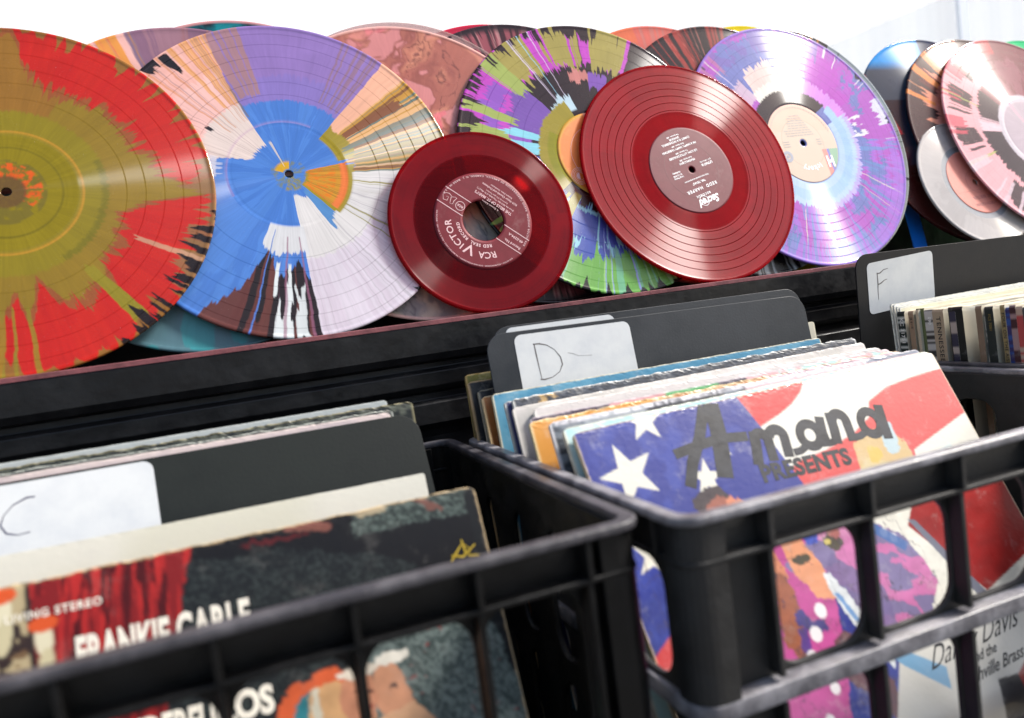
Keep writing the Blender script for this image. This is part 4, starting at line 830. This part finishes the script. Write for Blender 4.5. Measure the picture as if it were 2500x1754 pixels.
def a_pinkw(x, y):
    c = np.tile(lin((206, 200, 196)), (len(x), 1)); put(c, (y > 6 + .02 * x), (216, 160, 160), .8); put(c, (x < 14) & (y > 6), (220, 216, 206)); put(c, (x > 150) & (vn(x * .15, y * .3, 4) > .55), (226, 216, 214)); return c
slv('pale grey and pink sleeve with rounded white corner in the middle crate', (22, 205, 29.5, .35, .0, -.01), a_pinkw, seed=9, edge=(224, 220, 212), rad=5)
slv('off white card sleeve with small holes along its left edge', (9, 211, 31, .33, -.01, .004), flat((206, 200, 196), (190, 186, 180)), seed=10, edge=(214, 208, 200))
def a_torn(x, y):
    c = np.tile(lin((32, 34, 40)), (len(x), 1)); put(c, (vn(x * .9, y * 1.3, 3) > .5), (74, 80, 92)); put(c, (x > 20) & (x < 34) & (y < 12) & (fbm(x * .3, y * .3, 5) > .45), (206, 170, 110)); return c
slv('torn black and charcoal sleeve behind the off white one', (14, 222, 35.5, .30, 0, .0), a_torn, seed=11, rough=1.0, edge=(196, 196, 192))
slv('navy blue sleeve with worn white edge in the middle crate', (9.5, 227, 34, .30, -.005, .003), flat((32, 42, 92), (42, 52, 110)), seed=12, rough=.8, edge=(200, 198, 190))
slv('bright sky blue sleeve directly in front of the D divider', (10, 252, 37.5, .19, .019, -.005), flat((72, 140, 172), (96, 158, 186)), seed=13, edge=(220, 208, 176), nu=200)
slv('cream sleeve sticking out right of the D divider', (40, 296, 47, .10, 0, 0), flat((214, 208, 188), (198, 192, 170)), seed=14, edge=(226, 218, 190), rad=2)
slv('brown orange sleeve left of the sky blue one', (10, 277, 33.5, .25, .0, 0), flat((176, 112, 54), (150, 90, 40)), seed=15, edge=(222, 196, 150))
slv('black sleeve with pale rubbed edge left of the D divider', (10, 284, 38, .22, 0, 0), flat((26, 26, 30), (36, 36, 42)), seed=16, edge=(170, 160, 140))
slv('dark sleeve with tan left edge left of the D divider', (4.5, 290, 45, .19, .0, 0), flat((22, 24, 30)), seed=17, edge=(196, 164, 120))
def a_ol(x, y):
    c = np.tile(lin((88, 88, 38)), (len(x), 1)); put(c, (x > 24), (36, 30, 30)); put(c, (x > 22) & (y > 10) & (vn(x * .4, y * .4, 2) > .45), (206, 110, 96)); return c
slv('olive green sleeve with tan corner, rearmost at the left of the middle crate', (6, 298.5, 50, .10, 0, .004), a_ol, seed=18, edge=(150, 128, 80))

# dividers
def divider(label, pose, mat, w=318, h=345, rad=15):
    P = rrect(0, 0, w, h, rad); X, Y, Z, t, a, r = pose; n, u, v = caxes(t, a, r)
    b = MB(); b.prism(P, lambda x, y, s_: (x, y, s_), -1.4, 0); o = b.obj('record_divider', mat, None, .35); o.matrix_world = frame(Vector((X, Y, Z)) - v * h, u, v, n)
    tag(o, label, 'divider', 'plastic section dividers'); return o
def sticker(par, x0, y0, x1, y1, h=345, rad=6, rt=0):
    b = MB(); P = rrect(x0, h - y1, x1, h - y0, rad); b.prism(P, lambda x, y, s_: (x, y + rt * (x - x0), s_), .05, .3); return b.obj('sticker', M['sticker'], par)
H_ = 345
dv = divider('slate divider with a white sticker pencilled D, in front of its twin', (22, 306 - 26, 80, .188, .007, -.017), M['divider'], 311)
dv.location += Vector((-2, 0, 0)) * S
st = sticker(dv, 23.5, 3.2, 127, 62, rt=0); ribbon('letter', [[(39.5, H_ - 12), (39.7, H_ - 20), (40.2, H_ - 30), (40.8, H_ - 40.3)], [(38.6, H_ - 12), (44, H_ - 12.2), (50, H_ - 14), (56, H_ - 18.5), (60, H_ - 25), (60.5, H_ - 31), (57, H_ - 36.5), (50, H_ - 40), (43, H_ - 40.8), (39.6, H_ - 40.2)]], 1.0, M['pencil'], st, .34)
ribbon('pencil_dash', [[(67, H_ - 22.5), (71, H_ - 23.6), (76, H_ - 26), (82, H_ - 26.5), (88, H_ - 27.2)]], .45, M['pen'], st, .34)
d2 = divider('slate divider rising just behind the one marked D', (27, 285, 84.5, .178, .012, -.010), M['divider'], 306); st = sticker(d2, 12, 1.6, 110, 60, rad=6)
# paper clip like silver corner beside the divider
b = MB(); b.prism(rrect(0, 0, 13, 30, 4), lambda x, y, t: (x, y, t), 0, 1); 
slv('black sleeve with a white outlined corner right of the D divider', (32, 291, 50, .16, 0, 0), lambda x, y: (lambda c: (put(c, (np.minimum(np.minimum(x, 315 - x), y) > 2.5) & (np.minimum(np.minimum(x, 315 - x), y) < 3.6), (210, 206, 214)), c)[1])(np.tile(lin((34, 34, 40)), (len(x), 1))), 'gloss', w=306, seed=19, rad=6, edge=(206, 206, 214))

cd_ = divider('black green divider with a white sticker marked C, in the left crate', (-367.1, 229.6, 39.5, .394, .059, -.015), M['dividerc'])
st = sticker(cd_, 24, -.4 + 2, 148, 60); ribbon('letter', [[(85, H_ - 11.3), (81, H_ - 11), (74, H_ - 14), (69, H_ - 19), (67, H_ - 24.5), (69.5, H_ - 29.5), (75, H_ - 31.5), (81, H_ - 31)]], .95, M['biro'], st, .34)
fd_ = divider('black divider with a tilted white sticker marked F, at the right', (412, 295, 104, -.02, 0, -.006), M['dividerd'])
b = MB(); P = rrect(13.7, H_ - 57, 101.7, H_ - 7, 5); b.prism(P, lambda x, y, s_: (x, y + .062 * (x - 57), s_), .05, .3); st = b.obj('sticker', M['sticker'], fd_)
ribbon('letter', [[(26.4, H_ - 19.5), (26.6, H_ - 30), (26.0, H_ - 38), (26.1, H_ - 46)], [(25.8, H_ - 20.6), (30, H_ - 20.2), (35, H_ - 17.4), (40.8, H_ - 16.6)], [(26.5, H_ - 31.5), (31, H_ - 30), (35, H_ - 27.8), (38.8, H_ - 27)]], 1.1, M['pencil'], st, .34)

# left crate
def a_frank(x, y):
    c = np.tile(lin((20, 20, 23)), (len(x), 1)); n = fbm(x * .25, y * .25, 4, 4)
    cur = (x > 98) & (x < 168 - y * .28); put(c, cur, (124, 28, 30)); put(c, cur & (fbm(x * .55 + y * .06, y * .02, 6) > .55), (172, 40, 38)); put(c, cur & (fbm(x * .45 + y * .05, y * .03, 8) < .4), (72, 16, 20))
    put(c, (x < 99), (52, 40, 38)); put(c, (x < 97) & (fbm(x * .14, y * .14, 10) > .47), (176, 160, 124)); put(c, (x < 96) & (fbm(x * .2, y * .2, 13) > .58), (110, 84, 60))
    for px, py in ((88, 4), (103, 20), (70, 12), (60, 30), (40, 14)): put(c, blob(x, y, px, py + 6, 3.6, 8, 0, 2, .1), (214, 206, 176)); put(c, blob(x, y, px, py, 6, 3.6, 0, 3, .15), (206, 84, 40)); put(c, blob(x, y, px, py + 18, 3.2, 8, 12, 4, .1), (196, 186, 150))
    x0, y0 = x, y; x = x + 6 * (fbm(x0 * .12, y0 * .12, 91, 4) - .5) + 2.4 * (fbm(x0 * .6, y0 * .6, 92, 3) - .5); y = y + 6 * (fbm(x0 * .12, y0 * .12, 93, 4) - .5) + 2.4 * (fbm(x0 * .6, y0 * .6, 94, 3) - .5)
    gr = (x > 168 - y * .28) & (y > np.interp(x, [165, 209, 251, 275, 290, 316], [8, 11, 22, 34, 48, 60])) & (y < 120); n = fbm(x * .9, y * .9, 4, 4); put(c, gr, (26, 29, 31)); put(c, gr * np.clip((n - .50) * 6, 0, 1), (62, 70, 68), .6)
    tp = (x > 245) & (y < 13) & (x < 309); put(c, tp, (44, 52, 50)); put(c, tp * np.clip((n - .46) * 6, 0, 1), (92, 104, 98)); put(c, (x > 309), (24, 26, 28)); put(c, blob(x, y, 222, 2, 13, 3.5, 8, 5), (120, 74, 64)); put(c, blob(x, y, 256, 0, 9, 4, 0, 6), (160, 146, 118)); put(c, blob(x, y, 285, 3, 12, 2.6, 40, 7), (110, 74, 66)); put(c, blob(x, y, 206, 6, 16, 1.2, 4, 8), (90, 26, 30), .8)
    lo = (y > 66) & (x > 238) & (x < 308 + (y - 73) * .25); put(c, lo, (58, 70, 68)); put(c, lo * np.clip((n - .40) * 5, 0, 1), (112, 124, 120)); put(c, lo & (vn(x * .5, y * .5, 21) > .97), (176, 60, 60))
    put(c, blob(x, y, 216, 92, 20, 21, 0, 30, .2), (206, 92, 52)); put(c, blob(x, y, 220, 96, 17, 18, 0, 31, .2), (206, 160, 112)); put(c, poly(x, y, [(203, 84), (210, 80), (206, 112), (198, 118)]), (48, 120, 130)); put(c, poly(x, y, [(211, 80), (215, 80), (212, 108), (208, 112)]), (206, 200, 180)); put(c, blob(x, y, 234, 88, 9, 13, 10, 33), (190, 130, 100)); put(c, blob(x, y, 236, 77, 12, 3, 8, 34), (220, 208, 190)); put(c, blob(x, y, 250, 92, 9, 14, 0, 35), (196, 140, 108)); put(c, blob(x, y, 252, 76, 9, 3, 0, 36), (226, 220, 206)); put(c, blob(x, y, 248, 112, 22, 12, 0, 37), (206, 160, 124))
    put(c, blob(x, y, 233, 86, 2, 1, 0, 1, 0) | blob(x, y, 239, 87, 2, 1, 0, 1, 0) | blob(x, y, 249, 88, 2, 1, 0, 1, 0), (70, 44, 40)); put(c, blob(x, y, 236, 95, 3, 1, 0, 1, 0), (150, 60, 56))
    c[:] = c * np.where((y0 > 66) & (x0 > 190) & (x0 < 275), .62 + .6 * fbm(x0 * .13, y0 * .13, 96, 5), 1.)[:, None]
    return c
fr = slv('front sleeve of the left crate, black with red curtain art and white lettering', (-367.4, 117.8, 7.7, .345, .022, -.009), a_frank, 'dark', bow=26, nu=330, rows=np.concatenate([np.linspace(0, 150, 170), np.linspace(152, 315, 30)]), seed=20, th=4, rough=.7, edge=(206, 180, 140), rad=4, warp=0)
L_ = []; TC('FRANKIE', 21, 134, 38, -1, bold=.9, sx=.46, sp=1.04); TC('CARLE', 21, 173, 38.5, -1, bold=.9, sx=.50, sp=1.1); TC('WONDERFUL', 20, 142, 79, -2, bold=.7, sx=.5); TC('LOS', 17, 182, 78, -2, bold=.8, sx=.8); TC('LIVING STEREO', 5.0, 108, 15.2, -1, bold=.12, sx=1.0, sp=1.15); join_meshes('title_lettering', L_, M['cream'], fr)
L_ = [ribbon('t', [[(293, 315 - 37), (297, 315 - 33), (301, 315 - 29), (305, 315 - 33), (303, 315 - 36), (309, 315 - 37)], [(294, 315 - 34), (300, 315 - 36), (308, 315 - 31)], [(301, 315 - 27), (302, 315 - 35)]], 1.1, None, None, z=.1)]; join_meshes('emblem', L_, M['gold'], fr)
slv('cream inner sleeve with a small nick in its top edge, left crate', (-381, 182, 9, .325, -.006, -.010), flat((206, 204, 188), (214, 212, 200), .01), 'dullprint', seed=21, edge=None, rough=.15, rad=1, th=1.5)
slv('pinkish white sleeve just behind the C divider', (-383, 247, 41, .20, 0, -.008), flat((222, 204, 200), (206, 190, 190)), seed=22, edge=(226, 210, 200), rough=.3, th=2)
slv('black sleeve with a fine pale outline behind the C divider', (-380, 252, 42.5, .20, -.003, -.010), flat((26, 28, 30)), seed=23, edge=(176, 180, 170), rough=.8, th=2)
slv('dark mottled green black sleeve with rubbed corner, left crate', (-363, 262, 44, .16, -.006, -.007), flat((28, 32, 30), (92, 96, 84), .3), seed=24, edge=(140, 132, 100), rough=1.0)
slv('light grey sleeve, rearmost in the left crate', (-379, 271, 46, .15, .0, -.005), flat((184, 190, 190)), seed=25, edge=(196, 200, 196), rough=.15, th=1.5, rad=2)

# right crate: sleeves with their spines towards the viewer
def spine_col(main, alt=None, sd=1, k=.5):
    def f(y):
        c = np.tile(lin(main), (len(y), 1))
        if alt is not None: put(c, (vn(y * k, y * 0, sd) > .55), alt)
        return c
    return f
SP = [(256, 8.2, (34, 44, 42), (206, 206, 196), 'KC 31751', 'whiteink', 5.2, 'dark green sleeve'), (246.8, 5.6, (160, 132, 108), None, 'JS 6115', 'ink', 3.0, 'tan sleeve'), (240.2, 3.0, (196, 176, 150), None, None, 'ink', 2.6, 'narrow pale tan sleeve'), (236.6, 8.8, (96, 104, 64), None, None, 'ink', 2, 'moss green sleeve'), (226.6, 9.6, (44, 42, 44), (196, 190, 184), '090', 'whiteink', 4.2, 'torn black and white sleeve'),
      (216, 11.2, (172, 150, 124), None, 'TENNESSEE ERNIE', 'ink', 6.0, 'wide cream sleeve lettered TENNESSEE ERNIE'), (203, 6.0, (50, 46, 66), (176, 160, 150), None, 'whiteink', 3.4, 'dark violet worn sleeve'), (196, 14, (12, 12, 12), None, None, 'ink', 2, 'thick glossy black sleeve'), (180, 5.8, (128, 104, 84), None, None, 'ink', 2, 'brown sleeve'), (173.6, 4.6, (150, 148, 140), (60, 60, 64), 'CS 9021', 'whiteink', 3.4, 'grey striped sleeve'),
      (168.4, 7.6, (22, 28, 26), None, 'FCS 7081', 'olive', 3.2, 'black green sleeve'), (159.4, 4.0, (140, 120, 78), None, 'FOUR ON THE AISLE', 'ink', 3.6, 'tan sleeve lettered FOUR ON THE AISLE'), (155, 4.6, (40, 32, 90), (30, 70, 140), None, 'dblue', 3.4, 'purple and blue sleeve'), (149.8, 5.2, (58, 14, 24), (150, 120, 120), None, 'ink', 2, 'dark maroon flecked sleeve'), (144, 5.4, (176, 150, 132), (170, 60, 60), None, 'red', 3.6, 'tan sleeve with red marks'), (138, 6, (60, 60, 60), None, None, 'ink', 2, 'grey sleeve')]
rng = random.Random(4)
for i, (Y, w_, main, alt, txt, tm, ts, desc) in enumerate(SP):
    dx = rng.uniform(-1.5, 2.0)
    o = card('record_sleeve', f'{desc}, spine towards the viewer in the right crate', 'record sleeve', GR, (426 + dx, Y, 47.6 + rng.uniform(-1.5, 1.2), .035, 0, 0), flat((200, 196, 180), (170, 170, 160), .05, i), M['print'], th=w_, nu=30, rows=np.linspace(0, 315, 160), rad=1.2, edge=(214, 204, 180), side=spine_col(main, alt, i + 3, .9 if alt is not None and i in (0, 4) else .35), seed=30 + i, rough=.5, warp=0)
    if txt:
        t_ = text('spine_lettering', txt, min(ts, w_ * .9), M[tm], o, at=(0, 0), rot=0, align='LEFT', bold=.06, z=0, th=.1, sx=1.25 if len(txt) > 12 else 1.05, sp=1.1)
        t_.matrix_local = frame((-.12, 315 - 6, -w_ / 2), Vector((0, -1, 0)), Vector((0, 0, 1)), Vector((-1, 0, 0)))
for i, (Y, z) in enumerate(((262, 49.5), (266, 50.5), (270, 52.5), (274, 53))):
    slv(('ivory', 'white', 'bright white', 'off white')[i] + ' paper sleeve %s in the right crate' % ('just behind the dark green spine', 'second behind the dark green spine', 'second in front of the F divider', 'directly in front of the F divider')[i], (427 + i * .8, Y, z, .06, 0, .004), flat(((226, 222, 196), (214, 216, 208), (232, 232, 226), (206, 204, 196))[i]), 'dullprint', seed=60 + i, edge=(228, 226, 214), rough=.25, th=2, rad=1)

# ------------------------------------------------------------------ table, ground and tent behind
b = MB(); b.box((-1500, -120, -340), (1800, 900, -303)); t_ = b.obj('market_table', plain('black_table_cloth', (.012, .012, .013), .8, .3, raw=True), None, 3); tag(t_, 'long black covered table under the crates and shelf', 'table')
g = mesh('ground', [(-30000, -30000, -1100), (30000, -30000, -1100), (30000, 30000, -1100), (-30000, 30000, -1100)], [(0, 1, 2, 3)], M['floor']); tag(g, kind='structure')

def tent_mat(name, col, tr, rough=.8):
    m, N, L, B = new_mat(name); out = N['Material Output']
    d = N.new('ShaderNodeBsdfDiffuse'); d.inputs[0].default_value = (*col, 1); tl = N.new('ShaderNodeBsdfTranslucent'); tl.inputs[0].default_value = (*col, 1); ms = N.new('ShaderNodeMixShader'); ms.inputs[0].default_value = tr
    L.new(d.outputs[0], ms.inputs[1]); L.new(tl.outputs[0], ms.inputs[2]); L.new(ms.outputs[0], out.inputs[0]); return m
white_fab = tent_mat('white_tent_fabric', (.97, .97, .97), .5)
def sheet(name, outline, f, mat, par=None):   # thin hanging sheet: outline in (s, z), f maps it to a place
    b = MB(); b.prism(outline, f, 0, 2); return b.obj(name, mat, par)
tw = empty('tent_wall', (2600, 4175, -1100)); tag(tw, 'bright white fabric tent wall behind the records', 'tent wall')
V = []; F = []; nx = 160
for j_ in range(2):
    for i in range(nx + 1):
        x = -2300 + 16300 * i / nx; V.append((x, 2900 + .75 * (min(x, 2600) - 900) + .45 * max(0, x - 2600) + 14 * math.sin(x * .004) + 5 * math.sin(x * .017), (-1095, 5600)[j_]))
for i in range(nx): F.append((i, i + 1, nx + 2 + i, nx + 1 + i))
w_ = mesh('back_panel', V, F, white_fab, tw, True); w_.matrix_local = Matrix.Translation(-tw.location)
film, N_, LK_, B_ = new_mat('cloudy_clear_film'); B_.inputs['Base Color'].default_value = (.62, .70, .74, 1); B_.inputs['Roughness'].default_value = .6
t_ = N_.new('ShaderNodeBsdfTransparent'); m_ = N_.new('ShaderNodeMixShader'); m_.inputs[0].default_value = .82; LK_.new(B_.outputs[0], m_.inputs[1]); LK_.new(t_.outputs[0], m_.inputs[2]); LK_.new(m_.outputs[0], N_['Material Output'].inputs[0])
w_ = sheet('window_film', [(2230, 930), (3195, 1222), (4800, 1700), (4800, -1095), (2230, -1095)][::-1], lambda x, z, t: (x, 2400 + t, z), film, tw); w_.matrix_local = Matrix.Translation(-tw.location)
b = MB(); b.box((3290, 2370, -1095), (3345, 2390, 1500)); w_ = b.obj('pole', plain('pale_aluminium', (232, 238, 246), .5, .4), tw); w_.matrix_local = Matrix.Translation(-tw.location)
print('scene built', len(bpy.data.objects))
